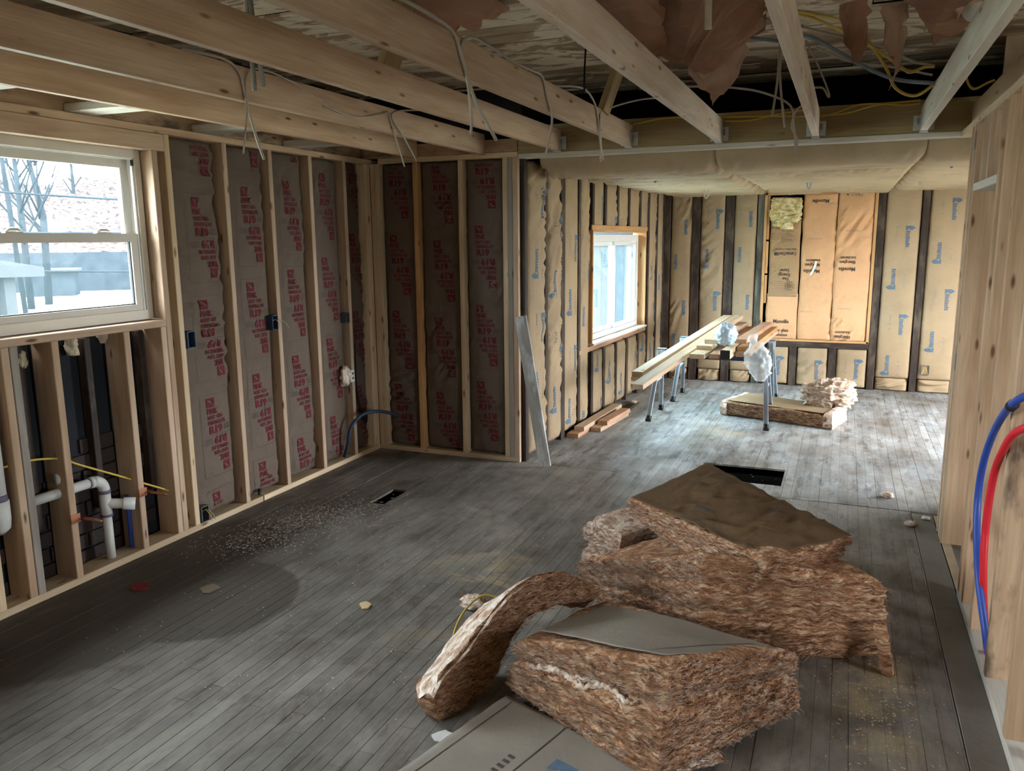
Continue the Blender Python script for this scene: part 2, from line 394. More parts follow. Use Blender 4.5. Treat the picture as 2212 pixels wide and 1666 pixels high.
# ------------------------------------------------------------------ the setting: floor
def structure(o): o['kind'] = 'structure'; return o
HOLES = [(-2.724, -2.620, 4.20, 4.50), (-.890, -.312, 5.48, 5.89), (-1.985, -1.862, 7.54, 7.88)]
FX0, FX1, FY0, FY1 = -3.54, 4.2, -2.5, 9.56
def rects_without(x0, x1, y0, y1, holes):
    xs = sorted({x0, x1, *[h[0] for h in holes], *[h[1] for h in holes]}); ys = sorted({y0, y1, *[h[2] for h in holes], *[h[3] for h in holes]})
    out = []
    for a, b in zip(xs, xs[1:]):
        for c, d in zip(ys, ys[1:]):
            m = ((a+b)/2, (c+d)/2)
            if not any(h[0] < m[0] < h[1] and h[2] < m[1] < h[3] for h in holes): out.append((a, b, c, d))
    return out
def build_floor():
    mb = MB()
    for a, b, c, d in rects_without(FX0, FX1, FY0, FY1, HOLES): mb.box((a, c, -.06), (b, d, -.0135))
    fl = structure(mb.build('floor', M['subfloor']))
    bw = .0572; rng = random.Random(3); boards = []
    x = -3.385
    while x < 3.0:
        x1 = x+bw; y = FY0+rng.uniform(-.8, 0)
        cuts = []
        while y < FY1-.03:
            L = rng.choice((.62, .85, 1.05, 1.3, 1.6, 1.9)); y2 = min(y+L, FY1-.03); cuts.append((max(y, FY0), y2)); y = y2
        segs = []
        for a, b in cuts:
            if x > -.92 and x1 < .62: seam = 5.225
            elif x1 < -1.40: seam = 5.425
            else: seam = None
            if seam and a < seam < b: segs += [(a, seam-.005), (seam+.006, b)]
            else: segs.append((a, b))
        for a, b in segs:
            pcs = [(x, x1, a, b)]
            if x1 > .461 and x < .575 and a < 5.2:           # plywood patch strip along the new wall
                pcs = [(x, min(x1, .455), a, b)] if x < .45 else []
                if b > 5.22 and a < 5.22: pass
            for h in HOLES:
                nx = []
                for p in pcs:
                    if p[1] <= h[0] or p[0] >= h[1] or p[3] <= h[2] or p[2] >= h[3]: nx.append(p); continue
                    if p[2] < h[2]: nx.append((p[0], p[1], p[2], h[2]))
                    if p[3] > h[3]: nx.append((p[0], p[1], h[3], p[3]))
                    m0, m1 = max(p[2], h[2]), min(p[3], h[3])
                    if p[0] < h[0]: nx.append((p[0], h[0], m0, m1))
                    if p[1] > h[1]: nx.append((h[1], p[1], m0, m1))
                pcs = nx
            boards += [p for p in pcs if p[3]-p[2] > .02 and p[1]-p[0] > .006]
        x = x1
    cam = sc.camera.matrix_world; f = 1733.6; inv = cam.inverted()
    def seen(p):
        c = inv @ Vector(((p[0]+p[1])/2, (p[2]+p[3])/2, 0))
        if c.z > -.4: return 0
        u, v = 1106+f*c.x/-c.z, 833-f*c.y/-c.z
        if not (-150 < u < 2360 and -100 < v < 1800): return 0
        return (p[1]-p[0])*(p[3]-p[2])/(c.z*c.z)*1.6/-c.z
    boards.sort(key=seen, reverse=True)
    def board_verts(p):
        g = rng.choice((.0002, .0003, .0004, .0009)); t = rng.uniform(-.0006, .0006)
        x0, x1, y0, y1 = p[0]+g, p[1]-g, p[2]+.0007, p[3]-.0007; e = .0009
        return [(x0, y0, -.0135), (x1, y0, -.0135), (x1, y1, -.0135), (x0, y1, -.0135), (x0, y0, t-e), (x1, y0, t-e), (x1, y1, t-e), (x0, y1, t-e),
                (x0+e, y0+e, t), (x1-e, y0+e, t), (x1-e, y1-e, t), (x0+e, y1-e, t)]
    BF = [(0, 1, 5, 4), (1, 2, 6, 5), (2, 3, 7, 6), (3, 0, 4, 7), (4, 5, 9, 8), (5, 6, 10, 9), (6, 7, 11, 10), (7, 4, 8, 11), (8, 9, 10, 11)]
    def tone(me, vals):
        a = me.attributes.new('tone', 'FLOAT', 'POINT'); a.data.foreach_set('value', np.asarray(vals, np.float32))
    for p in boards[:300]:
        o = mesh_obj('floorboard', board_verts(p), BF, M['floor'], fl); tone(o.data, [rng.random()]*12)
    v = []; q = []; tn = []
    for p in boards[300:]:
        n = len(v); v += board_verts(p); q += [tuple(i+n for i in f_) for f_ in BF]; tn += [rng.random()]*12
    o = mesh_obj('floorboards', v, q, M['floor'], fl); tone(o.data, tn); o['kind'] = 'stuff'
    lumber('plywood_strip', (.515, FY0+.02, -.0065), (.515, 5.19, -.0065), .115, .013, M['floor_ply'], fl)
    lumber('plywood_strip', (.80, FY0+.02, -.0065), (.80, 5.19, -.0065), .445, .013, M['osb'], fl)
    # hollow under each opening
    for k, h in enumerate(HOLES):
        mt = (M['duct'], M['void'], M['void'])[k]; z = -.28; x0, x1, y0, y1 = h; b = MB()
        b.add([(x0, y0, z), (x1, y0, z), (x1, y1, z), (x0, y1, z), (x0, y0, -.0136), (x1, y0, -.0136), (x1, y1, -.0136), (x0, y1, -.0136)],
              [(0, 1, 2, 3), (0, 4, 5, 1), (1, 5, 6, 2), (2, 6, 7, 3), (3, 7, 4, 0)])
        b.build('duct_boot' if k == 0 else 'floor_cavity', mt, fl)
M['floor_ply'] = kraft('floor_ply', (.185, .165, .14), (.11, .095, .08), .6, .2, .25)
build_floor()

# ------------------------------------------------------------------ the setting: walls and framing
PV, PH = .038, .14
def vstud(parent, name, fx, fy, z0, z1, mat, depth=PH, along='y', thick=PV):
    """stud standing on its plate; (fx, fy) = front corner with the lower coordinate along the wall"""
    if along == 'y': c = (fx-depth/2, fy+thick/2); up = (0, 1, 0)
    elif along == 'yr': c = (fx+depth/2, fy+thick/2); up = (0, 1, 0)
    else: c = (fx+thick/2, fy+depth/2); up = (1, 0, 0)
    return lumber(name, (c[0], c[1], z0), (c[0], c[1], z1), depth, thick, mat, parent, up)

# left wall
WY0, WY1, WZ0, WZ1 = 2.315, 3.285, 1.245, 2.125        # rough opening of the kitchen window
mb = MB()
for y0, y1, z0, z1 in ((-2.5, -2.1, -.05, 2.86), (.1, WY0, -.05, 2.86), (-2.1, .1, -.05, 1.10), (-2.1, .1, 2.10, 2.86), (WY1, 5.72, -.05, 2.86), (WY0, WY1, -.05, WZ0-.01), (WY0, WY1, WZ1+.02, 2.86)):
    mb.box((-3.575, y0, z0), (-3.545, y1, z1))
wall_left = structure(mb.build('wall_left', M['sheathing']))
XL = -3.38
lumber('bottom_plate', (XL-.07, -2.4, .018), (XL-.07, 3.972, .018), PH, .036, M['pine_fresh'], wall_left)
lumber('bottom_plate', (XL-.07, 3.984, .018), (XL-.07, 5.40, .018), PH, .036, M['pine_fresh'], wall_left)
lumber('top_plate', (XL-.07, -2.4, 2.232), (XL-.07, 5.54, 2.232), PH, .037, M['pine'], wall_left)
for y, m in ((3.386, 'pine_fresh'), (3.820, 'pine_pink'), (4.226, 'pine_pink'), (4.640, 'pine_pink'), (5.043, 'pine_pink'), (5.322, 'pine_fresh'), (5.362, 'pine')):
    vstud(wall_left, 'stud', XL, y, .037, 2.213, M[m])
for y, m in ((2.205, 'pine_fresh'), (1.80, 'pine'), (1.40, 'pine'), (1.0, 'pine'), (.6, 'pine'), (.11, 'pine')):
    vstud(wall_left, 'stud', XL, y, .037, 2.213, M[m])
vstud(wall_left, 'jack_stud', XL, 3.296, .037, 2.122, M['pine_pink'])
vstud(wall_left, 'jack_stud', XL, 2.2445, 1.24, 2.122, M['pine'])
for y, m in ((2.357, 'pine'), (2.3985, 'pine_grey'), (2.602, 'pine'), (3.012, 'pine_pink'), (3.256, 'pine_pink')):
    vstud(wall_left, 'cripple_stud', XL, y, .037, 1.201, M[m])
lumber('sill_plate', (XL-.07, 2.25, 1.2205), (XL-.07, 3.2955, 1.2205), PH, .038, M['pine_pink'], wall_left)
lumber('header', (XL-.012, 2.245, 2.168), (XL-.012, 3.384, 2.168), .022, .088, M['pine_pink'], wall_left)
lumber('header', (XL-.08, 2.245, 2.168), (XL-.08, 3.384, 2.168), .11, .088, M['pine'], wall_left)
for y in (2.50, 2.86, 3.20):                            # older studs standing behind, against the sheathing
    vstud(wall_left, 'old_stud', XL-.105, y, .3, 1.18, M['old_stud'], .055)
rng = random.Random(5)
bk = None
for row in range(8):
    z = .02+row*.082
    for k in range(5):
        y = 2.26+k*.222+(row % 2)*.11
        if y+.2 > 3.29: continue
        if row > 5 and k not in (2, 3): continue
        bx = XL-.158+rng.uniform(-.003, .003)
        if bk is None:
            bk = MB().box((-.008, -.103, -.036), (.008, .103, .036)).build('brick', M['brick'], wall_left); o = bk
        else: o = bk.copy(); COL.objects.link(o); o.parent = wall_left
        o.location = (bx, y+.105, z+.04)
rim = lumber('rim_joist', (-3.44, -2.4, 2.325), (-3.44, 5.35, 2.325), .038, .14, M['pine_stained'], wall_left)

# return wall of the nook
mb = MB().box((-3.56, 5.555, -.05), (-2.20, 5.58, 2.86)); wall_return = structure(mb.build('wall_return', M['sheathing']))
YN = 5.40
lumber('bottom_plate', (-3.378, YN+.07, .018), (-2.170, YN+.07, .018), PH, .036, M['pine_fresh'], wall_return)
lumber('top_plate', (-3.305, YN+.07, 2.236), (-2.170, YN+.07, 2.236), PH, .037, M['pine_fresh'], wall_return)
for x, m in ((-3.379, 'pine_fresh'), (-3.340, 'pine_fresh'), (-3.013, 'pine_orange'), (-2.639, 'pine_fresh'), (-2.288, 'pine_fresh'), (-2.2495, 'pine_grey')):
    vstud(wall_return, 'stud', x, YN, .037, 2.217, M[m], along='x')
for y, dm, m in ((YN, .048, 'pine_pink'), (YN+.049, .046, 'pine_fresh'), (YN+.096, .042, 'pine')):
    lumber('corner_stud', (-2.1905, y+dm/2, .037), (-2.1905, y+dm/2, 2.217), .040, dm-.001, M[m], wall_return, (0, 1, 0))

# left wall of the far room (slightly out of square)
G0 = Vector((-2.13, 5.56, 0)); DW = Vector((.04529, .99897, 0)); NW = Vector((.99897, -.04529, 0))
def GW(s, z, off=0): return G0+DW*s+NW*off+Vector((0, 0, z))
W2 = (1.33, 3.06, .70, 1.705)                           # rough opening along the wall and up
mb = MB()
for s0, s1, z0, z1 in ((-.02, W2[0], -.05, 2.5), (W2[1], 4.0, -.05, 2.5), (W2[0], W2[1], -.05, W2[2]), (W2[0], W2[1], W2[3], 2.5)):
    mb.obox(GW((s0+s1)/2, (z0+z1)/2, -.125), (DW, NW, (0, 0, 1)), ((s1-s0)/2, .012, (z1-z0)/2))
wall_lf = structure(mb.build('wall_left_far', M['sheathing']))
S2 = [-.118, .265, .600, 1.00, 1.345, 1.69, 2.06, 2.43, 2.83, 3.165, 3.515, 3.80]
for k, s in enumerate(S2):
    th = .052 if k != 2 else .085
    spans = [(0, 2.24)]
    if W2[0]-.03 < s < W2[1]+.02: spans = [(0, W2[2]-.05), (W2[3]+.03, 2.24)]
    for z0, z1 in spans:
        a = GW(s+th/2, z0, -.055); b = GW(s+th/2, z1, -.055)
        lumber('old_stud', a, b, .11, th, M['old_stud'], wall_lf, DW)
lumber('bottom_plate', GW(-.02, .012, -.08), GW(3.86, .012, -.08), .05, .024, M['old_stud'], wall_lf)
lumber('sill_plate', GW(W2[0]-.30, W2[2]-.026, -.055), GW(W2[1]+.06, W2[2]-.026, -.055), .11, .045, M['cedar'], wall_lf)

# far wall
YF = 9.42
wall_far = structure(MB().box((-2.05, YF+.115, -.05), (3.0, YF+.14, 2.6)).build('wall_far', M['sheathing']))
FS = [(-1.966, .075, 'old_stud'), (-1.640, .09, 'old_stud'), (-1.270, .09, 'old_stud'), (-.925, .072, 'old_stud_bark'), (.286, .072, 'old_stud'), (.704, .066, 'old_stud'), (1.11, .066, 'old_stud'), (1.52, .066, 'old_stud'), (1.93, .066, 'old_stud'), (2.34, .066, 'old_stud'), (2.75, .066, 'old_stud')]
for x, th, m in FS: vstud(wall_far, 'old_stud', x, YF, 0, 2.24, M[m], .11, 'x', th)
for x in (-.522, -.112): vstud(wall_far, 'old_cripple_stud', x, YF, 0, .435, M['old_stud'], .11, 'x', .075)
lumber('old_sill_plate', (-.852, YF+.05, .467), (.285, YF+.05, .467), .11, .062, M['old_stud'], wall_far)
lumber('old_header', (-.852, YF+.055, 2.16), (.285, YF+.055, 2.16), .10, .07, M['old_stud'], wall_far)

# right wall: new open framing with a doorway
XR = .57
wall_right = structure(MB().box((XR+.002, 1.62, -.0005), (XR+.138, 3.965, .0005)).build('wall_right', M['pine_white']))
lumber('bottom_plate', (XR+.07, 1.62, .019), (XR+.07, 4.02, .019), PH, .037, M['pine_white'], wall_right)
lumber('top_plate', (XR+.07, 1.62, 2.218), (XR+.07, 5.395, 2.218), PH, .037, M['pine_fresh'], wall_right)
for y, m in ((3.975, 'pine_brown'), (3.845, 'pine_brown'), (3.585, 'pine_brown'), (3.185, 'pine_stained'), (2.785, 'pine_brown'), (2.385, 'pine'), (1.985, 'pine'), (1.62, 'pine')):
    vstud(wall_right, 'stud', XR, y, .0385, 2.199, M[m], along='yr')
for y, m, t in ((4.712, 'pine_brown', .040), (4.753, 'pine_brown', .060), (4.814, 'pine', .04), (4.90, 'pine', .038)):
    vstud(wall_right, 'door_stud', XR, y, .001, 2.199, M[m], along='yr', thick=t)
vstud(wall_right, 'backing_stud', XR+.143, 4.725, .001, 2.199, M['pine_orange'], .038, 'yr', .08)
lumber('door_header', (XR+.07, 4.014, 1.885), (XR+.07, 4.711, 1.885), PH, .038, M['pine_white'], wall_right)
for y in (4.30, 4.50): vstud(wall_right, 'cripple_stud', XR, y, 1.905, 2.199, M['pine_pink'], along='yr')
for z_ in (.99, 2.12): MB().box((XR-.0015, 4.757, z_-.045), (XR, 4.808, z_+.045)).build('nail_plate', M['box_grey'], wall_right)
# walls that close the rooms outside the picture, with real window openings
def slab_with_hole(name, axis, at, lo, hi, zmax, hole, mat):
    mb = MB(); a0, a1, z0, z1 = hole
    for u0, u1, w0, w1 in ((lo, a0, -.05, zmax), (a1, hi, -.05, zmax), (a0, a1, -.05, z0), (a0, a1, z1, zmax)):
        if axis == 'y': mb.box((u0, at, w0), (u1, at+.03, w1))
        else: mb.box((at, u0, w0), (at+.03, u1, w1))
    return structure(mb.build(name, mat))
structure(MB().box((-3.57, -2.53, -.05), (4.2, -2.50, 2.86)).build('wall_back', M['osb']))
slab_with_hole('wall_right_kitchen', 'x', 4.17, -2.5, 5.4, 2.86, (1.25, 2.35, .45, 1.45), M['osb'])
slab_with_hole('wall_right_far', 'x', 2.97, 5.43, 9.56, 2.5, (6.45, 8.15, .05, 1.95), M['kraft_tan'])
structure(MB().box((.75, 5.40, -.05), (4.17, 5.43, 2.86)).build('wall_divider', M['osb']))
# ------------------------------------------------------------------ print templates (flat lettering)
_tc = {}
def text2d(s, bold=0.0):
    """flat mesh of a word with its cap height 1 and left edge at 0"""
    if (s, bold) in _tc: return _tc[(s, bold)]
    cu = bpy.data.curves.new('t', 'FONT'); cu.body = s; cu.size = 1.0; cu.resolution_u = 2; cu.offset = bold; cu.fill_mode = 'FRONT'
    ob = bpy.data.objects.new('t', cu); COL.objects.link(ob); dg = bpy.context.evaluated_depsgraph_get(); dg.update()
    me = bpy.data.meshes.new_from_object(ob.evaluated_get(dg))
    v = np.array([x.co[:2] for x in me.vertices]); f = [tuple(p.vertices) for p in me.polygons]
    bpy.data.objects.remove(ob); bpy.data.curves.remove(cu); bpy.data.meshes.remove(me)
    v[:, 0] -= v[:, 0].min(); w = v[:, 0].max()
    _tc[(s, bold)] = (v, f, w); return _tc[(s, bold)]
class Print:
    def __init__(s): s.v = []; s.f = []
    def poly(s, pts): n = len(s.v); s.v += [tuple(p) for p in pts]; s.f.append(tuple(range(n, n+len(pts)))); return s
    def rect(s, x0, y0, x1, y1, nx=1):
        for k in range(nx):
            a = x0+(x1-x0)*k/nx; b = x0+(x1-x0)*(k+1)/nx; s.poly([(a, y0), (b, y0), (b, y1), (a, y1)])
        return s
    def vrect(s, x0, y0, x1, y1, ny=1):
        for k in range(ny):
            a = y0+(y1-y0)*k/ny; b = y0+(y1-y0)*(k+1)/ny; s.poly([(x0, a), (x1, a), (x1, b), (x0, b)])
        return s
    def text(s, t, x, y, w, h, bold=.02):
        """word with its lower left at x,y stretched to width w and cap height h"""
        v, f, tw = text2d(t, bold); n = len(s.v)
        s.v += [(x+p[0]/tw*w, y+p[1]/.70*h) for p in v]; s.f += [tuple(i+n for i in q) for q in f]; return s
    def rot180(s, cx, cy):
        p = Print(); p.v = [(2*cx-a, 2*cy-b) for a, b in s.v]; p.f = list(s.f); return p
    def merge(s, o, dx=0, dy=0):
        n = len(s.v); s.v += [(a+dx, b+dy) for a, b in o.v]; s.f += [tuple(i+n for i in q) for q in o.f]; return s
BW, BH = .265, .50                                     # R19 print box
def r19_half():
    p = Print(); top = BH
    # square mark with a small curl cut out, drawn as bars around it
    x0, x1, y1, y0 = .048, .110, top-.022, top-.078
    p.rect(x0, y1-.008, x1, y1).rect(x0, y0, x1, y0+.020).rect(x0, y0+.020, x0+.012, y1-.008).rect(x1-.010, y0+.020, x1, y1-.008)
    p.poly([(x0+.012, y0+.020), (x0+.034, y0+.020), (x0+.020, y0+.034), (x0+.012, y0+.040)])
    p.poly([(x0+.016, y1-.008), (x0+.046, y1-.008), (x0+.052, y0+.030), (x0+.046, y0+.022), (x0+.040, y0+.036)])
    p.text('PINK', .050, top-.118, .084, .032, .045)
    p.text('NEXT GEN', .052, top-.151, .122, .022, .035)
    p.text('FIBERGLAS', .054, top-.183, .142, .022, .035)
    p.text('R19', .060, top-.236, .108, .042, .06)
    return p
_half = r19_half()
R19 = Print().merge(_half).merge(_half.rot180(BW/2, BH/2))
def r19_lines():
    p = Print(); t = .0017
    p.rect(0, 0, BW, t, 10).rect(0, BH-t, BW, BH, 10).vrect(0, 0, t, BH, 16).vrect(BW-t, 0, BW, BH, 16).rect(.07, BH/2-.0012, BW-.012, BH/2+.0012, 8)
    q = Print()
    for k in range(6): q.rect(.182, BH-.200-k*.0062, .240+(k % 3)*.006, BH-.1975-k*.0062, 2)
    p.merge(q).merge(q.rot180(BW/2, BH/2)); return p
R19L = r19_lines()
def blue_mark():
    """pentagon arrow above a vertical strip of small letters; origin at the arrow's corner, 0.22 tall"""
    p = Print()
    p.poly([(0, 0), (.044, 0), (.064, -.017), (.042, -.034), (.030, -.034), (.020, -.020), (.008, -.034), (0, -.036)])
    for k in range(8): p.rect(.005, -.052-k*.0165, .030-(k % 3)*.003, -.0385-k*.0165)
    p.v = [(a*1.45, b*1.3) for a, b in p.v]
    return p
BLUE = blue_mark()
def grey_mark():
    p = Print()
    for k in range(7):
        if k == 5: continue
        p.rect(-.094, -.014-k*.024, -.074, -.002-k*.024)
    return p
GREYM = grey_mark()

# ------------------------------------------------------------------ insulation batts stapled between the studs
def batt(name, parent, O, U, V, N, w, h, bulge, seed, mat, wr=.006, nu=18, nv=90, tears=(), pucker=.35, lean=0.0):
    O, U, V, N = map(Vector, (O, U, V, N))
    ca, sa = math.cos(.6+.5*math.sin(seed)), math.sin(.6+.5*math.sin(seed))
    def hh(u, v):
        u = np.asarray(u, float); v = np.asarray(v, float); x = np.clip(2*u/w-1, -1, 1)
        b = bulge*np.power(np.clip(1-np.abs(x)**2.6, 0, 1), .7)
        e = np.clip(np.minimum(v, h-v)/.05, 0, 1); b = b*(.55+.45*e)
        a1 = (u*ca+v*sa); a2 = (-u*sa+v*ca)
        big = fbm(np.stack([u*3+seed, v*1.6, 0*u+seed*.37], 1), seed, 2)
        n = vnoise(np.stack([a1*5, a2*21+seed*3, 0*u], 1), seed+5); rid = 1-np.abs(n)*2
        amp = np.clip(fbm(np.stack([u*2.2, v*1.7+seed, 0*u+4], 1), seed+9, 2)*1.6+pucker, 0, 1.3)
        # pleats pulled from the staples at the edges
        pl = np.sin(v*58+seed*3+3*vnoise(np.stack([v*6, u*0, u*0+seed], 1), seed+2))*np.clip(np.abs(x)-.35, 0, 1)*amp
        return b+big*.010+rid*wr*amp+pl*wr*.8+lean*x
    us = np.linspace(0, w, nu+1); vs = np.linspace(0, h, nv+1); uu, vv = np.meshgrid(us, vs); uu = uu.ravel(); vv = vv.ravel()
    jit = fbm(np.stack([vv*7, uu*0, uu*0+seed], 1), seed+3, 2)*.007
    ue = uu+np.where(uu < 1e-6, jit, 0)+np.where(uu > w-1e-6, jit, 0)
    H = hh(uu, vv)
    H = np.where((uu < 1e-6) | (uu > w-1e-6), -.012, H)
    P = np.array(O)[None]+ue[:, None]*np.array(U)+vv[:, None]*np.array(V)+H[:, None]*np.array(N)
    f = grid_faces(nu, nv); v = [tuple(p) for p in P]; n0 = len(v)
    # skirt back into the cavity
    rim = [i for i in range(nu+1)]+[(j*(nu+1)+nu) for j in range(1, nv+1)]+[nv*(nu+1)+i for i in range(nu-1, -1, -1)]+[j*(nu+1) for j in range(nv-1, 0, -1)]
    for i in rim: v.append(tuple(P[i]-np.array(N)*.06))
    for k in range(len(rim)):
        k2 = (k+1) % len(rim); f.append((rim[k], n0+k, n0+k2, rim[k2]))
    o = mesh_obj(name, v, f, mat, parent, True)
    def put(pname, pr, u0, v0, pm, off=.0034, flip=False):
        a = np.array(pr.v); uu_ = a[:, 0]+u0; vv_ = a[:, 1]+v0
        ok = np.ones(len(a), bool)
        keep = (uu_ > .006) & (uu_ < w-.006) & (vv_ > .01) & (vv_ < h-.01)
        hz = hh(uu_, vv_)
        PP = np.array(O)[None]+uu_[:, None]*np.array(U)+vv_[:, None]*np.array(V)+(hz+off)[:, None]*np.array(N)
        ff = [q for q in pr.f if all(keep[i] for i in q)]
        if not ff: return None
        used = sorted({i for q in ff for i in q}); mp = {i: k for k, i in enumerate(used)}
        return mesh_obj(pname, PP[used], [tuple(mp[i] for i in q) for q in ff], pm, o)
    o_put[o.name] = put
    return o, put
o_put = {}
Z = (0, 0, 1)
def r19_batt(parent, O, U, N, w, z0, z1, phase, seed, du=.06, bulge=.026):
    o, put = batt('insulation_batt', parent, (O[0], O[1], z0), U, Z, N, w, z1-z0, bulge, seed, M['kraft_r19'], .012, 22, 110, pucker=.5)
    z = phase
    while z > z0-.1:
        if z < z1+.5:
            put('print', R19, du, z-.50-z0+.022, M['red_print'])
            put('print_box', R19L, du, z-.50-z0+.022, M['dark_print'])
        z -= .577
    return o
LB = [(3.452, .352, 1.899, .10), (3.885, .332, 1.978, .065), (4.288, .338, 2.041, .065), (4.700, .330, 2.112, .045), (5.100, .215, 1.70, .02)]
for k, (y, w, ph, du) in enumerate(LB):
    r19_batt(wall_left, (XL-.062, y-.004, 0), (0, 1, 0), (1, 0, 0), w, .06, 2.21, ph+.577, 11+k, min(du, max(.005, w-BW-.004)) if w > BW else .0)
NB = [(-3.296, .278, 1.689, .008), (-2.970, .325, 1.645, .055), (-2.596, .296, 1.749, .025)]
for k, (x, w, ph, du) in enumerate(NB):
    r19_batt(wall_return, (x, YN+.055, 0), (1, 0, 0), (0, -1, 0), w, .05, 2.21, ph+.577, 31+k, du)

def blue_batt(parent, O, U, N, w, z0, z1, phase, seed, mat='kraft_tan', bulge=.03, wr=.006, name='insulation_batt', scale=1.0, pucker=.35):
    nv = max(20, int((z1-z0)*42))
    o, put = batt(name, parent, (O[0], O[1], z0), U, Z, N, w, z1-z0, bulge, seed, M[mat], wr, 18, nv, pucker=pucker)
    z = phase; k = 0
    c = w/2
    while z > z0:
        if z < z1+.1:
            b, g = BLUE, GREYM
            if k % 2: b, g = BLUE.rot180(.0, -.115), GREYM.rot180(.0, -.115)
            off = .03 if k % 2 == 0 else -.03
            put('print', b, c+off, z-z0, M['blue_print']); pd = put('print_dots', g, c+off, z-z0, M['grey_print'])
            if pd: pd['kind'] = 'stuff'
        z -= .43 if k % 2 == 0 else .49; k += 1
    return o
# far room, left wall
ends = S2[1:]+[3.87]
for k, s in enumerate(S2):
    s0 = s+(.055 if k != 2 else .088); s1 = S2[k+1]-.003 if k+1 < len(S2) else 3.87
    if s1-s0 < .05: continue
    spans = [(.05, 2.20)]
    if s0 > W2[0]-.05 and s1 < W2[1]+.15: spans = [(.05, W2[2]-.07), (W2[3]+.045, 2.20)]
    if k == 3: spans = [(.05, 2.20)]
    if abs(s1-W2[0]) < .1: s1 = W2[0]-.045
    for q, (z0, z1) in enumerate(spans):
        p = GW(s0, 0, -.02)
        blue_batt(wall_lf, p, DW, NW, s1-s0, z0, z1, 2.02-.17*((k*5) % 4), 50+k*3+q, bulge=.026 if k > 1 else .045, wr=.016 if k < 2 else .011, pucker=.65 if k < 2 else .5)
# far wall
fb = [(-1.888, -1.643), (-1.547, -1.273), (-1.177, -.928), (.361, .702), (.773, 1.108), (1.179, 1.518), (1.589, 1.928), (1.999, 2.338), (2.409, 2.748)]
ph = [1.90, 1.96, 1.55+.43, 1.75, 2.02, 1.9, 1.7, 2.0, 1.8]
for k, (x0, x1) in enumerate(fb):
    blue_batt(wall_far, (x0, YF+.02, 0), (1, 0, 0), (0, -1, 0), x1-x0, .145, 2.20, ph[k], 90+k, bulge=.026, wr=.016 if k < 2 else .007, pucker=.65 if k < 2 else .25)
    batt('insulation_offcut', wall_far, (x0+.01, YF+.03, .01), (1, 0, 0), Z, (0, -1, 0), x1-x0-.02, .125, .035, 120+k, M['kraft_tan'], .02, 18, 14, pucker=1)
for k, (x0, x1) in enumerate(((-.85, -.525), (-.443, -.115), (-.033, .283))):
    blue_batt(wall_far, (x0, YF+.02, 0), (1, 0, 0), (0, -1, 0), x1-x0, .02, .43, .33 if k != 1 else .30, 140+k, bulge=.03, wr=.010, pucker=.6)

# boarded old window with orange kraft batts
lumber('casing', (-.842, YF-.004, .50), (-.842, YF-.004, 2.12), .012, .030, M['pine_orange'], wall_far, (1, 0, 0))
lumber('casing', (.268, YF-.004, .50), (.268, YF-.004, 2.12), .012, .030, M['pine_orange'], wall_far, (1, 0, 0))
lumber('casing', (-.857, YF-.004, 2.112), (.283, YF-.004, 2.118), .012, .034, M['pine_orange'], wall_far)
lumber('casing', (-.857, YF-.004, .512), (.283, YF-.004, .512), .012, .024, M['pine_orange'], wall_far)
for z0, z1 in ((1.62, 2.09), (1.25, 1.60), (.92, 1.23)):
    lumber('shim', (-.812, YF+.004, z0), (-.812, YF+.004, z1), .014, .026, M['pine_orange'], wall_far, (1, 0, 0))
kw = dict(U=(1, 0, 0), V=Z, N=(0, -1, 0))
def word(t, w, h, flip=True):
    p = Print().text(t, 0, 0, w, h, .012); return p.rot180(w/2, h/2) if flip else p
def lines(n, w, gap, t=.003):
    p = Print()
    for k in range(n): p.rect(0, k*gap, w-(k % 3)*.02, k*gap+t, 4)
    return p
b2, put2 = batt('insulation_batt', wall_far, (-.455, YF+.012, .525), kw['U'], Z, kw['N'], .345, 1.575, .012, 201, M['kraft_orange'], .012, 26, 100, pucker=.35)
z = lambda v: v-.525
put2('print', word('Manville', .165, .040), .09, z(2.000), M['black_print'])
put2('print', word('insulation', .145, .030), .055, z(1.375), M['black_print']); put2('print', word('fiberglass', .155, .034), .045, z(1.325), M['black_print'])
put2('print', word('Manville', .165, .040), .035, z(1.255), M['black_print'])
put2('print_lines', lines(2, .15, .008), .07, z(1.62), M['grey_print']); put2('print_lines', lines(2, .15, .008), .02, z(.83), M['grey_print'])
b3, put3 = batt('insulation_batt', wall_far, (-.105, YF+.008, .525), kw['U'], Z, kw['N'], .362, 1.580, .014, 202, M['kraft_orange'], .014, 26, 100, pucker=.6)
put3('print', word('Manville', .165, .040), .075, z(2.060), M['black_print'])
put3('print', word('insulation', .150, .030), .055, z(1.405), M['black_print']); put3('print', word('fiberglass', .160, .034), .045, z(1.355), M['black_print'])
put3('print', word('Manville', .165, .040), .040, z(1.278), M['black_print'])
put3('print', word('insulation', .150, .030), .045, z(.600), M['black_print']); put3('print', word('fiberglass', .160, .034), .040, z(.548), M['black_print'])
put3('print_lines', lines(2, .15, .008), .05, z(.87), M['grey_print']); put3('print_lines', lines(2, .15, .008), .09, z(1.70), M['grey_print'])
b1, put1 = batt('insulation_batt', wall_far, (-.795, YF+.010, .525), kw['U'], Z, kw['N'], .335, .50, .010, 203, M['kraft_orange'], .006, 24, 40, pucker=.1)
put1('print', word('Manville', .165, .042, False), .085, z(.70), M['black_print'])
put1('print', word('fiber glass', .165, .034, False), .085, z(.605), M['black_print']); put1('print', word('insulation', .155, .032, False), .085, z(.555), M['black_print'])
b0, put0 = batt('insulation_batt', wall_far, (-.785, YF+.006, .995), kw['U'], Z, kw['N'], .315, .83, .012, 204, M['kraft_brown'], .008, 24, 60, pucker=.5)
z0_ = lambda v: v-.995
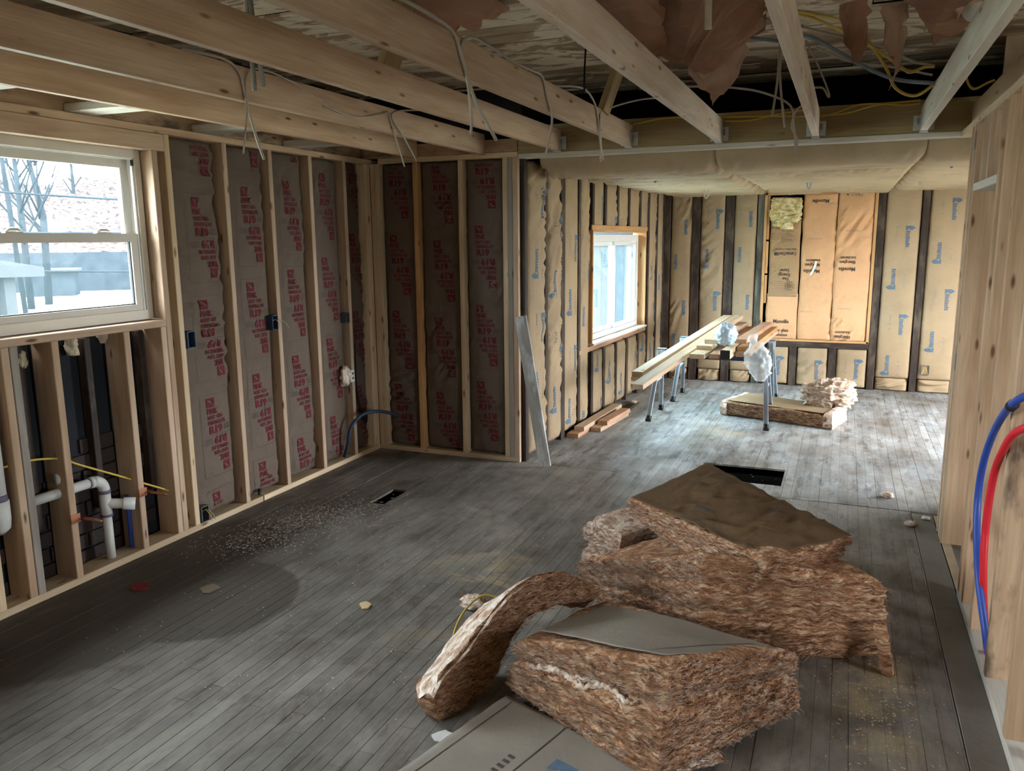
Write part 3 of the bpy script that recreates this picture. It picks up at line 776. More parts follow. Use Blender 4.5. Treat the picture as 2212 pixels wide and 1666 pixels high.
put0('print', word('CertainTeed', .185, .036), .095, z0_(1.445), M['black_print']); put0('print', Print().rect(0, 0, .034, .034), .052, z0_(1.447), M['black_print'])
put0('print', word('Fiber Glass Insulation', .22, .016), .058, z0_(1.505), M['black_print'])
put0('print_lines', lines(9, .13, .017, .004), .115, z0_(1.60), M['dark_print'])
put0('print', word('The', .075, .03), .15, z0_(1.175), M['black_print']); put0('print', word('Energy', .125, .036), .10, z0_(1.215), M['black_print']); put0('print', word('Saver', .105, .036), .115, z0_(1.265), M['black_print'])
sunp = Print()
for k in range(12):
    a = 2*math.pi*k/12; c, s_ = math.cos(a), math.sin(a)
    sunp.poly([(c*.034-s_*.003, s_*.034+c*.003), (c*.034+s_*.003, s_*.034-c*.003), (c*.056+s_*.002, s_*.056-c*.002), (c*.056-s_*.002, s_*.056+c*.002)])
for r0, r1, n in ((.020, .025, 16), (.005, .010, 10)):
    for k in range(n):
        a, b_ = 2*math.pi*k/n, 2*math.pi*(k+1)/n
        sunp.poly([(r0*math.cos(a), r0*math.sin(a)), (r1*math.cos(a), r1*math.sin(a)), (r1*math.cos(b_), r1*math.sin(b_)), (r0*math.cos(b_), r0*math.sin(b_))])
put0('print', sunp, .225, z0_(1.115), M['black_print'])
put0('print_lines', lines(8, .30, .02, .002), .01, z0_(1.02), M['dark_print'])

# hand-written strip of tape stuck on the middle batt
tp = []
for k in range(9):
    t = k/8; cx = -.345+.05*math.sin(t*1.5); zz = 1.235+t*.15
    tp += [(cx-.011, YF-.012, zz), (cx+.011, YF-.012, zz)]
mesh_obj('tape_strip', tp, [(2*k, 2*k+1, 2*k+3, 2*k+2) for k in range(8)], M['tape'], wall_far)

# ------------------------------------------------------------------ ceilings
ceil = structure(MB().box((-3.6, -2.5, 2.83), (4.2, 6.9, 2.85)).build('ceiling', M['void']))
rng = random.Random(11)
y = -2.45; k = 0
while y < 6.0:                                         # old roof sheathing boards, each its own plank
    L0 = -3.55; wv = rng.choice((.18, .22, .26)); 
    while L0 < 3.5:
        L1 = min(L0+rng.uniform(1.4, 2.6), 3.6); skip = (3.05 < y < 3.6 and -2.3 < (L0+L1)/2 < -.6 and rng.random() < .5)
        if not skip:
            zz = 2.735+rng.uniform(-.012, .012)
            lumber('sheathing_board', (L0, y+wv/2, zz), (L1-.006, y+wv/2, zz+rng.uniform(-.008, .008)), wv-.008, .018, M['decking'], ceil, (0, rng.uniform(-.05, .05), 1))
        L0 = L1
    y += wv
structure(MB().box((-3.6, 6.62, 2.37), (3.02, 6.65, 2.86)).box((-2.24, 5.585, 2.40), (-2.20, 6.62, 2.86)).box((2.97, 5.44, 2.37), (3.01, 6.62, 2.86)).build('wall_attic', M['void']))
# joists
JX = [(-2.98, 5.39, 'pine'), (-2.435, 5.39, 'pine_pink'), (-1.865, 5.395, 'pine_pink'), (-1.368, 5.395, 'pine_pink'), (-.787, 5.395, 'pine_pale'), (-.213, 5.395, 'pine_pale'), (.372, 5.395, 'pine_white')]
JX2 = [(-2.98, 5.395), (-2.435, 5.395)]
for x, ye, m in JX:
    lumber('joist', (x, -2.4, 2.312), (x, ye, 2.312), PV, .140, M[m], ceil)
lumber('joist', (.640, -2.4, 2.308), (.640, 5.395, 2.308), .05, .14, M['pine_fresh'], ceil)
for yb, x0, x1 in ((2.26, -3.415, -3.002), (2.90, -3.415, -3.002), (3.70, -3.415, -3.002), (4.5, -3.415, -3.002), (1.2, -3.415, -3.002)):
    lumber('blocking', (x0, yb, 2.272), (x1, yb, 2.272), .14, .038, M['pine_white'], ceil)
lumber('beam', (-2.165, 5.417, 2.330), (2.9, 5.417, 2.330), .040, .184, M['treated'], ceil)
lumber('beam', (-3.5, 5.417, 2.300), (-2.17, 5.417, 2.300), .040, .088, M['pine_stained'], ceil)
lumber('beam_plate', (-2.165, 5.445, 2.222), (.71, 5.445, 2.222), .095, .030, M['pine_white'], ceil)
for x in (-1.865, -1.368, -.787, -.213, .372):         # galvanised hangers at the joist ends
    hb = MB()
    for sgn in (-1, 1):
        xo = x+sgn*.0215
        hb.box((xo-.0012, 5.335, 2.238), (xo+.0012, 5.394, 2.335)); hb.box((min(xo, xo+sgn*.034), 5.390, 2.250), (max(xo, xo+sgn*.034), 5.3945, 2.335))
        hb.obox((xo+sgn*.008, 5.378, 2.300), ((1, -sgn*.8, 0), (sgn*.8, 1, 0), (0, 0, 1)), (.010, .002, .016))
    hb.box((x-.0225, 5.335, 2.2365), (x+.0225, 5.394, 2.2395))
    hb.build('joist_hanger', M['galv'], ceil)
for x, y0_ in ((-2.0, 3.35), (-1.35, 4.7)):
    lumber('roof_strut', (x, y0_, 2.37), (x+.12, y0_+.05, 2.74), .038, .14, M['treated'], ceil, (0, 1, 0))
# far room: kraft-faced batts slung between the ceiling joists
cf = structure(MB().box((-2.12, 5.50, 2.345), (2.97, 9.55, 2.36)).build('ceiling_far', M['sheathing']))
yy = 5.50; k = 0
while yy < 9.40:
    w = .40
    if yy+w > 9.42: w = 9.42-yy
    for x0, x1 in ((-2.04+.045*(yy-5.56), -.83), (-.826, .41), (.414, 2.95)):
        o, put = batt('insulation_batt', cf, (x0, yy+w, 2.205), (0, -1, 0), (1, 0, 0), (0, 0, -1), w-.004, x1-x0, .105 if k else .12, 300+k*3+int(x0*7), M['kraft_ceiling'], .014, 18, 70, pucker=.3)
    yy += .405; k += 1
for yy in (5.905, 6.31, 6.715, 7.12, 7.525, 7.93, 8.335, 8.74, 9.145):
    lumber('ceiling_joist', (-2.04+.045*(yy-5.56), yy-.003, 2.275), (2.95, yy-.003, 2.275), .03, .13, M['old_stud'], cf)
lumber('lath', (-1.75, 6.33, 2.196), (-.55, 6.30, 2.190), .02, .008, M['pine_white'], cf)
# ------------------------------------------------------------------ windows
def frame_mb(x0, x1, y0, y1, z0, z1, t, tb=None, tt=None):
    tb = t if tb is None else tb; tt = t if tt is None else tt
    return MB().box((x0, y0, z0), (x1, y0+t, z1)).box((x0, y1-t, z0), (x1, y1, z1)).box((x0, y0+t, z0), (x1, y1-t, z0+tb)).box((x0, y0+t, z1-tt), (x1, y1-t, z1))
w1 = structure(frame_mb(-3.545, -3.455, WY0, WY1, WZ0, WZ1, .038, .05, .045).build('window_1', M['vinyl']))
MB().box((-3.475, WY1-.050, WZ0+.05), (-3.462, WY1-.039, WZ1-.045)).box((-3.475, WY0+.039, WZ0+.05), (-3.462, WY0+.050, WZ1-.045)).build('jamb_liner', M['vinyl_white'], w1)
MB().box((-3.466, WY1-.054, WZ1-.082), (-3.456, WY1-.044, WZ1-.052)).build('balance_cap', M['rubber'], w1)
us = frame_mb(-3.535, -3.505, WY0+.042, WY1-.042, 1.66, WZ1-.048, .048, .034, .045).build('upper_sash', M['vinyl'], w1)
MB().box((-3.522, WY0+.088, 1.69), (-3.518, WY1-.088, WZ1-.09)).build('pane', M['glass'], us)
ls = frame_mb(-3.498, -3.466, WY0+.042, WY1-.042, WZ0+.052, 1.697, .052, .030, .044).build('lower_sash', M['vinyl'], w1)
MB().box((-3.484, WY0+.093, WZ0+.080), (-3.480, WY1-.093, 1.655)).build('pane', M['glass'], ls)
MB().box((-3.490, WY0+.093, WZ0+.082), (-3.476, WY1-.093, WZ0+.088)).box((-3.490, WY1-.099, WZ0+.088), (-3.476, WY1-.093, 1.654)).build('glazing_gasket', M['rubber'], ls)
for y in (2.552, 3.032):
    lb = MB().box((-3.495, y-.042, 1.697), (-3.468, y+.042, 1.704)).tube([(-3.482, y-.035, 1.704), (-3.482, y-.012, 1.715), (-3.478, y+.02, 1.716), (-3.474, y+.034, 1.709)], [.004, .008, .008, .004], 8)
    lb.build('sash_lock', M['vinyl'], ls, True)
w3 = structure(frame_mb(-3.545, -3.455, -2.1, .1, 1.10, 2.10, .04).build('added_unseen_window', M['vinyl']))  # unseen window, added to light the left faces of the insulation pile
MB().box((-3.50, -1.02, 1.14), (-3.47, -.98, 2.06)).build('mullion', M['vinyl'], w3)
for a_, b_ in ((-2.06, -1.02), (-.98, .06)): MB().box((-3.487, a_, 1.14), (-3.483, b_, 2.06)).build('pane', M['glass'], w3)
# sliding window of the far room in its stained wooden jamb
def wbox(mb, s0, s1, z0, z1, o0, o1):
    return mb.obox(GW((s0+s1)/2, (z0+z1)/2, (o0+o1)/2), (DW, NW, Z), ((s1-s0)/2, abs(o1-o0)/2, (z1-z0)/2))
mb = MB(); s0, s1, z0, z1 = 1.352, 3.038, .722, 1.682
for a, b, c, d in ((s0, s0+.045, z0, z1), (s1-.045, s1, z0, z1), (s0+.045, s1-.045, z0, z0+.045), (s0+.045, s1-.045, z1-.065, z1)): wbox(mb, a, b, c, d, -.135, -.075)
w2 = structure(mb.build('window_2', M['vinyl_white']))
for nm, a, b, o in (('fixed_sash', s0+.047, 2.29, -.120), ('sliding_sash', 2.245, s1-.047, -.095)):
    mb = MB(); t = .042
    for p, q, c, d in ((a, a+t, z0+.047, z1-.067), (b-t, b, z0+.047, z1-.067), (a+t, b-t, z0+.047, z0+.085), (a+t, b-t, z1-.105, z1-.067)): wbox(mb, p, q, c, d, o-.010, o+.010)
    sh = mb.build(nm, M['vinyl_white'], w2); wbox(MB(), a+t, b-t, z0+.085, z1-.105, o-.002, o+.002).build('pane', M['glass_dusty'], sh)
lumber('jamb', GW(1.338, .72, -.062), GW(1.338, 1.705, -.062), .145, .022, M['pine_orange'], w2, DW)
lumber('jamb', GW(3.050, .72, -.062), GW(3.050, 1.705, -.062), .145, .022, M['pine_orange'], w2, DW)
lumber('head_jamb', GW(1.327, 1.716, -.062), GW(3.061, 1.716, -.062), .145, .020, M['pine_orange'], w2)
lumber('head_strip', GW(1.30, 1.745, .006), GW(3.09, 1.745, .006), .012, .045, M['pine_orange'], w2)
lumber('sill', GW(1.330, .710, -.055), GW(3.075, .710, -.055), .16, .020, M['pine_white'], w2)

# ------------------------------------------------------------------ soft fibre blocks
def soft_block(name, parent, bot, top, mat, seed, res=.012, amp=.012, r=.16, grooves=(), slump=0.0, skip=()):
    bot = np.array(bot, float); top = np.array(top, float); ctr = (bot.mean(0)+top.mean(0))/2
    def S(a, b, c):
        e = np.clip((np.abs(2*c-1)-(1-r))/r, 0, 1); ins = (1-np.sqrt(1-e*e*.98))*r*.55
        # vertical edges are softened too
        A = .5+(a-.5)*(1-ins); B = .5+(b-.5)*(1-ins)
        w = [(1-A)*(1-B), A*(1-B), A*B, (1-A)*B]
        lo = sum(w[i][:, None]*bot[i] for i in range(4)); hi = sum(w[i][:, None]*top[i] for i in range(4))
        P = lo+(hi-lo)*c[:, None]
        out = P-ctr; out[:, 2] *= .25; out /= (np.linalg.norm(out, axis=1)[:, None]+1e-6)
        q = P*np.array([9, 9, 24]); h = fbm(q+seed, seed, 3)*amp + fbm(P*np.array([3.2, 3.2, 5])+seed, seed+40, 2)*amp*1.3
        ln = vnoise(P*np.array([14, 14, 75]), seed+3)*amp*.55
        for gz, gd, gw in grooves:
            zc = gz+.025*vnoise(P*np.array([5, 5, 0])+seed, seed+8)
            h = h-gd*np.exp(-((c-zc)/gw)**2)
        side = np.clip((np.maximum(np.abs(2*a-1), np.abs(2*b-1))-.9)*10, 0, 1)
        P = P+out*((h+ln)*side)[:, None]
        P[:, 2] += vnoise(P*np.array([5, 5, 0])+seed, seed+12)*amp*.5*c
        P[:, 2] = np.maximum(P[:, 2], bot[:, 2].min()-.001)
        return P
    def ln(i, j, q): return max(3, int(np.linalg.norm((q[j]-q[i]))/res))
    na = max(ln(0, 1, top), ln(3, 2, top)); nb = max(ln(0, 3, top), ln(1, 2, top)); nc = max(5, int(np.linalg.norm(top.mean(0)-bot.mean(0))/(res*.6)))
    v = []; f = []
    def face(kind, n, m):
        s, t = np.meshgrid(np.linspace(0, 1, n+1), np.linspace(0, 1, m+1)); s = s.ravel(); t = t.ravel(); o = np.ones_like(s); zr = np.zeros_like(s)
        A = {'b0': (s, zr, t), 'a1': (o, s, t), 'b1': (1-s, o, t), 'a0': (zr, 1-s, t), 'top': (s, t, o), 'bot': (s, 1-t, zr)}[kind]
        off = len(v); v.extend(map(tuple, S(*A))); f.extend(grid_faces(n, m, off))
    for kd, n, m in (('b0', na, nc), ('a1', nb, nc), ('b1', na, nc), ('a0', nb, nc), ('top', na//2, nb//2), ('bot', 6, 6)): face(kd, n, m)
    o = mesh_obj(name, v, f, mat, parent, True)
    return o, S
def tufts(parent, S, n, mat, seed, sides=('b0', 'a1'), L=(.012, .045), lift=.007, wd=.0015, droop=.3):
    """loose glass strands standing off the cut edges"""
    g = np.random.RandomState(seed); s = g.rand(n); t = .03+.94*g.rand(n); kd = g.randint(0, len(sides), n)
    a = np.zeros(n); b = np.zeros(n)
    for i, k in enumerate(sides):
        m = kd == i; o = np.ones(n)
        aa, bb = {'b0': (s, 0*s), 'a1': (o, s), 'b1': (1-s, o), 'a0': (0*s, 1-s)}[k]; a = np.where(m, aa, a); b = np.where(m, bb, b)
    P = S(a, b, t); Q = S(np.clip(a+.01*(np.abs(2*a-1) < .999), 0, 1), np.clip(b+.01*(np.abs(2*b-1) < .999), 0, 1), t)
    T = Q-P; T /= np.linalg.norm(T, axis=1)[:, None]+1e-9
    Nn = np.cross(T, np.array([0, 0, 1.0])); Nn /= np.linalg.norm(Nn, axis=1)[:, None]+1e-9
    ln = L[0]+(L[1]-L[0])*g.rand(n)**2; sg = g.choice([-1, 1], n); v = []; f = []
    up = np.array([0, 0, 1.0])
    for i in range(n):
        d = T[i]*sg[i]*math.cos(.5)+up*g.uniform(-.5, .35); cur = g.uniform(-.5, .5); base = P[i]-Nn[i]*.001
        k0 = len(v)
        for k in range(4):
            q = k/3; c = base+d*ln[i]*q+Nn[i]*lift*math.sin(q*2.2)*g.uniform(.3, 1.4)+up*(cur*ln[i]*q*q-droop*ln[i]*q*q*.3); wv = wd*(1-q*.8)
            v += [c-up*wv, c+up*wv+Nn[i]*wv*.6]
        for k in range(3): f.append((k0+2*k, k0+2*k+1, k0+2*k+3, k0+2*k+2))
    o = mesh_obj('loose_fibres', v, f, mat, parent); o['kind'] = 'stuff'; return o
def paper(name, parent, c4, mat, seed, wr=.004, nu=40, nv=40, sag=None, thick=.0015, edge=.004):
    c4 = np.array(c4, float)
    def S(a, b):
        a = np.asarray(a, float); b = np.asarray(b, float)
        w = [(1-a)*(1-b), a*(1-b), a*b, (1-a)*b]; P = sum(w[i][:, None]*c4[i] for i in range(4))
        n = vnoise(np.stack([P[:, 0]*4+P[:, 1]*9, P[:, 0]*15-P[:, 1]*8, 0*a+seed], 1), seed); rid = 1-2*np.abs(n)
        amp = np.clip(.5+fbm(P*2.5+seed, seed+3, 2)*1.5, .1, 1.4)
        P[:, 2] += rid*wr*amp+fbm(P*4+seed, seed+7, 2)*.008
        if sag is not None: P[:, 2] += sag(a, b)
        return P
    s, t = np.meshgrid(np.linspace(0, 1, nu+1), np.linspace(0, 1, nv+1)); P = S(s.ravel(), t.ravel())
    j = fbm(P*25, seed+1, 2)*edge; on = ((s.ravel() < 1e-6) | (s.ravel() > 1-1e-6) | (t.ravel() < 1e-6) | (t.ravel() > 1-1e-6)); P[:, 0] += j*on; P[:, 1] -= j*on
    n = len(P); v = list(map(tuple, P))+[(p[0], p[1], p[2]-thick) for p in P]
    f = grid_faces(nu, nv)+grid_faces(nu, nv, n, True)
    ring = [i for i in range(nu+1)]+[jx*(nu+1)+nu for jx in range(1, nv+1)]+[nv*(nu+1)+i for i in range(nu-1, -1, -1)]+[jx*(nu+1) for jx in range(nv-1, 0, -1)]
    f += [(ring[k], n+ring[k], n+ring[(k+1) % len(ring)], ring[(k+1) % len(ring)]) for k in range(len(ring))]
    o = mesh_obj(name, v, f, mat, parent, True)
    def put(pn, pr, A0, dA, pm, off=.0014):
        """print placed with its origin at (a,b)=A0 and its metre axes given as (a,b) per metre"""
        q = np.array(pr.v); ab = np.array(A0)[None]+q[:, :1]*np.array(dA[0])[None]+q[:, 1:]*np.array(dA[1])[None]
        P = S(ab[:, 0], ab[:, 1]); P[:, 2] += off; return mesh_obj(pn, P, pr.f, pm, o)
    return o, put
# ------------------------------------------------------------------ the pile of pulled-out insulation
def b4(pts, z): return [(p[0], p[1], z) for p in pts]
# paper-faced batt lying flat in front
t = thing('flat_batt', (-.75, 1.9, 0), 'grey paper-faced insulation batt lying flat, half under the folded front bundle', 'insulation')
fq = [(-1.03, 2.42), (-1.31, 1.50), (-.42, 1.22), (-.16, 2.12)]
soft_block('fibre_core', t, b4(fq, .001), b4(fq, .030), M['fibre'], 411, .03, .003, .3)
o, put = paper('kraft_facing', t, [(fq[0][0], fq[0][1], .041), (fq[1][0], fq[1][1], .041), (fq[2][0], fq[2][1], .041), (fq[3][0], fq[3][1], .041)], M['kraft_grey'], 412, .0025, 50, 40)
put('print', BLUE, (.17, .38), ((.0, 1.4), (-1.3, .0)), M['blue_print'])
put('print_dots', GREYM, (.25, .36), ((.0, 1.3), (-1.2, .0)), M['dark_print'])['kind'] = 'stuff'
for bb in (.045, .30): put('stitch_line', Print().rect(0, 0, .93, .004, 30), (.02, bb), ((1.0, .0), (.0, 1.1)), M['dark_print'])
# folded front bundle
A_b = [(-1.06, 2.470, .034), (-.430, 2.130, .034), (-.060, 2.68, .045), (-.80, 3.03, .002)]
A_t = [(-1.02, 2.465, .238), (-.424, 2.292, .372), (-.070, 2.765, .235), (-.835, 2.99, .195)]
t = thing('folded_batt', (-.55, 2.65, 0), 'large folded fibreglass bundle with a split front edge and tan paper top', 'insulation')
o, S = soft_block('fibre_core', t, A_b, A_t, M['fibre'], 420, .009, .013, .22, grooves=((.60, .035, .07),))
tufts(t, S, 5200, M['fibre_pale'], 1, ('b0', 'a1'))
tufts(t, S, 2600, M['fibre'], 2, ('b0', 'a1', 'b1'))
pa = [(-.955, 2.55, .247), (-.450, 2.325, .362), (-.120, 2.745, .240), (-.80, 2.965, .200)]
o, put = paper('kraft_facing', t, pa, M['kraft_grey'], 421, .0015, 44, 36, sag=lambda a, b: .014*np.sin(np.pi*np.clip(a, 0, 1))*np.sin(np.pi*np.clip(b, 0, 1)))
put('fold_line', Print().rect(0, 0, .5, .004, 24), (.86, .05), ((.10, 1.7), (-1.8, .0)), M['dark_print'])
for r_, lo, hi, dz in ((.013, .06, .52, .0), (.010, .40, .86, -.015), (.007, .12, .70, .02)):   # pale torn layer showing in the split
    pts = []; rad = []
    for k in range(40):
        q = k/39; a_ = lo+(hi-lo)*q; p = S(np.array([a_]), np.array([0.0]), np.array([.60+dz+.03*math.sin(q*9+r_*300)]))[0]
        pts.append(p+np.array([-.003, -.008, .006*math.sin(k*1.7)])); rad.append(r_*(.35+.65*math.sin(math.pi*min(1, q*1.05))**.5)*(.75+.45*abs(math.sin(k*1.3+dz*90))))
    MB().tube(pts, rad, 8).build('torn_layer', M['fibre_fluff'], t, True)
# lap of the same bundle that drops to the floor at the right front
t = thing('torn_flap', (-.25, 2.42, 0), 'loose torn flap of pale fibre at the foot of the folded front bundle', 'insulation')
fl = [(-.405, 2.19), (-.245, 2.375), (-.30, 2.44), (-.44, 2.30)]
o, S = soft_block('fibre_core', t, b4([(-.47, 2.13), (-.26, 2.33), (-.33, 2.42), (-.52, 2.27)], .034), [(-.44, 2.19, .07), (-.29, 2.365, .06), (-.33, 2.41, .09), (-.47, 2.27, .09)], M['fibre_pale'], 433, .01, .014, .4)
tufts(t, S, 700, M['fibre_pale'], 3, ('b0', 'a1', 'b1'))
# strip that arches over the left back corner of the front bundle
top = [(-1.221, 2.213, .121), (-1.201, 2.257, .179), (-1.163, 2.343, .230), (-1.108, 2.465, .323), (-1.06, 2.57, .384), (-1.005, 2.692, .397), (-.953, 2.81, .365), (-.902, 2.922, .300), (-.862, 3.010, .215)]
bot = [(-1.212, 2.234, .012), (-1.165, 2.337, .006), (-1.115, 2.45, .045), (-1.085, 2.52, .126), (-1.061, 2.568, .190), (-1.021, 2.657, .240), (-.969, 2.774, .240), (-.919, 2.885, .226), (-.865, 3.004, .200)]
def strip_batt():
    t = thing('curled_batt', (-1.2, 2.3, 0), 'narrow batt strip arched up from the floor over the folded front bundle', 'insulation')
    TT = np.array(spline(top, 9)); BB = np.array(spline(bot, 9)); n = len(TT)
    nb = np.array([-.91, .41, 0])
    wq = np.linspace(0, 1, n); wide = .07+.13*np.sin(np.pi*np.clip(wq*1.1, 0, 1))**.7
    FT = TT+nb*wide[:, None]; FT[:, 2] = np.maximum(TT[:, 2]-.06-.10*np.sin(np.pi*wq), .05)
    FB = BB+nb*wide[:, None]; FB[:, 2] = np.minimum(np.maximum(BB[:, 2]-.05, .004), FT[:, 2]-.04)
    ring = []; per = (16, 10, 10, 10)
    for i in range(n):
        cs = [TT[i], BB[i], FB[i], FT[i]]; r = []
        for k in range(4):
            a, b = cs[k], cs[(k+1) % 4]
            for q in range(per[k]): r.append(a+(b-a)*q/per[k])
        ring.append(r)
    m = sum(per); P = np.array(ring).reshape(-1, 3); c = np.repeat(np.array([np.mean(r, axis=0) for r in ring]), m, axis=0)
    out = P-c; out /= np.linalg.norm(out, axis=1)[:, None]+1e-6
    P = P+out*(fbm(P*np.array([11, 11, 22]), 5, 3)*.016+vnoise(P*np.array([25, 25, 60]), 9)*.006)[:, None]
    P[:, 2] = np.maximum(P[:, 2], .001)
    f = []
    for i in range(n-1):
        for k in range(m):
            k2 = (k+1) % m; f.append((i*m+k, i*m+k2, (i+1)*m+k2, (i+1)*m+k))
    f += [tuple(range(m))[::-1], tuple((n-1)*m+k for k in range(m))]
    mesh_obj('fibre_core', P, f, M['fibre_dark'], t, True)
    # pale torn skin on the upper side
    Q = []; g = []
    for i in range(n):
        for q in (-.02, .2, .5, .8, 1.0):
            p = TT[i]+(FT[i]-TT[i])*max(q, 0)+np.array([0, 0, .010 if q >= 0 else -.012])-nb*(.012 if q < 0 else 0); Q.append(p)
    Q = np.array(Q); Q += .008*np.stack([fbm(Q*22, 3, 2), fbm(Q*22, 4, 2), fbm(Q*22, 5, 2)], 1)
    mesh_obj('torn_skin', Q, grid_faces(4, n-1), M['fibre_fluff'], t, True)
    gr = np.random.RandomState(8); v = []; f = []
    for _ in range(2600):
        i = gr.randint(0, n); q = gr.rand(); p = TT[i]+(BB[i]-TT[i])*q-nb*.010; d = (TT[min(i+1, n-1)]-TT[max(i-1, 0)]); d /= np.linalg.norm(d)
        ln = gr.uniform(.01, .04); k0 = len(v); up = np.array([0, 0, 1.0]); s = gr.choice([-1, 1])
        for k in range(4):
            w = k/3; cc = p+d*s*ln*w-nb*.008*math.sin(2.2*w)*gr.uniform(.3, 1.3)+up*gr.uniform(-.004, .004); v += [cc-up*.0011*(1-.8*w), cc+up*.0011*(1-.8*w)]
        for k in range(3): f.append((k0+2*k, k0+2*k+1, k0+2*k+3, k0+2*k+2))
    mesh_obj('loose_fibres', v, f, M['fibre'], t)['kind'] = 'stuff'
strip_batt()
# middle bundle
B_b = [(-1.085, 3.42, .001), (-.455, 2.985, .001), (.235, 3.26, .001), (-.30, 3.92, .001)]
B_t = [(-1.07, 3.40, .170), (-.446, 3.03, .440), (.215, 3.29, .315), (-.38, 3.86, .37)]
t = thing('thick_bundle', (-.4, 3.4, 0), 'thick square-cornered stack of brown fibreglass layers behind the folded front bundle', 'insulation')
o, S = soft_block('fibre_core', t, B_b, B_t, M['fibre_b'] if 'fibre_b' in M else M['fibre'], 440, .010, .017, .18, grooves=((.42, .030, .05), (.70, .016, .04)))
tufts(t, S, 5200, M['fibre_pale'], 11, ('b0',))
tufts(t, S, 4200, M['fibre'], 12, ('b0', 'a1'), (.02, .06), .010)
# crumpled piece left behind it
t = thing('crumpled_batt', (-1.0, 3.7, 0), 'crumpled pale batt end with a dark hole, left of the tilted top batt', 'insulation')
o, S = soft_block('fibre_core', t, b4([(-1.15, 3.66), (-.92, 3.46), (-.62, 3.80), (-.86, 4.02)], .001), [(-1.13, 3.72, .255), (-.90, 3.50, .262), (-.66, 3.84, .33), (-.86, 3.98, .33)], M['fibre_pale'], 452, .010, .024, .3, grooves=((.5, .03, .10),))
tufts(t, S, 2400, M['fibre_pale'], 13, ('b0', 'a0', 'a1'), (.015, .05), .010)
# tilted top batt with its brown paper face up
C_t = [(-.896, 3.60, .425), (-.206, 3.085, .415), (.103, 3.44, .425), (-.589, 4.06, .505)]
C_b = [(-.885, 3.63, .330), (-.285, 3.09, .245), (.07, 3.46, .325), (-.58, 4.04, .395)]
t = thing('paper_faced_batt', (-.4, 3.6, .3), 'batt with wrinkled brown paper face tilted on top of the thick bundle', 'insulation')
o, S = soft_block('fibre_core', t, C_b, C_t, M['fibre'], 460, .010, .010, .18, grooves=((.5, .012, .1),))
tufts(t, S, 3000, M['fibre_pale'], 14, ('b0', 'a0'), (.012, .04))
tufts(t, S, 1800, M['fibre'], 15, ('a1', 'b1'), (.012, .04))
cp = [(-.875, 3.595, .437), (-.225, 3.115, .424), (.088, 3.435, .436), (-.589, 4.045, .516)]
o, put = paper('kraft_facing', t, cp, M['kraft_pile'], 461, .011, 70, 46, sag=lambda a, b: .012*np.sin(np.pi*np.clip(a, 0, 1))*np.sin(np.pi*np.clip(b, 0, 1))-.03*np.exp(-(((a-1)/.12)**2+((b-.0)/.25)**2)))
for bb in (.06, .93): put('fold_line', Print().rect(0, 0, .96, .006, 40), (.02, bb), ((1.0, 0), (0, 1.2)), M['dark_print'])
put('print', Print().rect(0, 0, .11, .030, 6), (.38, .22), ((1.1, .35), (-.2, 1.7)), M['dark_print'])
put('print', Print().rect(0, 0, .09, .026, 6), (.62, .72), ((1.1, .35), (-.2, 1.7)), M['dark_print'])
put('print_lines', lines(2, .09, .018, .006), (.52, .12), ((1.1, .35), (-.2, 1.7)), M['dark_print'])
put('print_lines', lines(2, .06, .014, .004), (.40, .55), ((1.1, .35), (-.2, 1.7)), M['dark_print'])
# shaggy tail at the right
t, _S = soft_block('fibre_scrap', None, [(.222, 3.13, .001), (.262, 3.12, .001), (.268, 3.145, .001), (.228, 3.155, .001)], [(.185, 3.20, .17), (.225, 3.20, .17), (.23, 3.23, .17), (.19, 3.23, .17)], M['fibre'], 466, .008, .010, .3)
tag(t, 'torn scrap of brown fibre hanging off the thick bundle onto the floor', 'insulation')

# far batt on the floor with the fluffy clump on it
t = thing('far_batt', (-.5, 7.6, 0), 'flat fibreglass batt with cream paper top on the floor by the sawhorses', 'insulation')
D_b = [(-.985, 7.60, .001), (-.065, 7.30, .001), (.075, 7.74, .001), (-.80, 8.14, .001)]
D_t = [(-.975, 7.60, .135), (-.075, 7.31, .120), (.055, 7.74, .115), (-.80, 8.12, .125)]
o, S = soft_block('fibre_core', t, D_b, D_t, M['fibre_dark'], 470, .020, .012, .25)
tufts(t, S, 900, M['fibre_pale'], 16, ('b0', 'a1'), (.015, .05))
o, S2_ = soft_block('torn_end', t, b4([(-.10, 7.30), (-.02, 7.28), (.11, 7.72), (.03, 7.80)], .001), b4([(-.10, 7.31), (-.03, 7.30), (.09, 7.72), (.03, 7.78)], .135), M['fibre_fluff'], 474, .02, .03, .4)
o, S3_ = soft_block('torn_end', t, b4([(-1.01, 7.60), (-.95, 7.58), (-.78, 8.12), (-.85, 8.14)], .001), b4([(-1.01, 7.60), (-.95, 7.59), (-.79, 8.10), (-.84, 8.12)], .14), M['fibre_fluff'], 475, .02, .03, .4)
paper('kraft_facing', t, [(-.955, 7.63, .142), (-.09, 7.35, .128), (.03, 7.72, .124), (-.79, 8.10, .134)], M['kraft_cream'] if 'kraft_cream' in M else M['kraft_tan'], 471, .003, 30, 24)
def blob(name, parent, c, rad, mat, seed, amp=.35, n=46, m=30, squash=.0):
    u, v = np.meshgrid(np.linspace(0, 2*np.pi, n+1), np.linspace(.02, np.pi-.02, m+1)); u = u.ravel(); v = v.ravel()
    D = np.stack([np.sin(v)*np.cos(u), np.sin(v)*np.sin(u), np.cos(v)], 1)
    h = 1+amp*fbm(D*2.6+seed, seed, 3)+amp*.5*(1-2*np.abs(vnoise(D*5+seed, seed+4)))
    P = np.array(c)+D*np.array(rad)*h[:, None]; P[:, 2] = np.maximum(P[:, 2], c[2]-rad[2]*(1-squash))
    return mesh_obj(name, P, grid_faces(n, m), mat, parent, True)
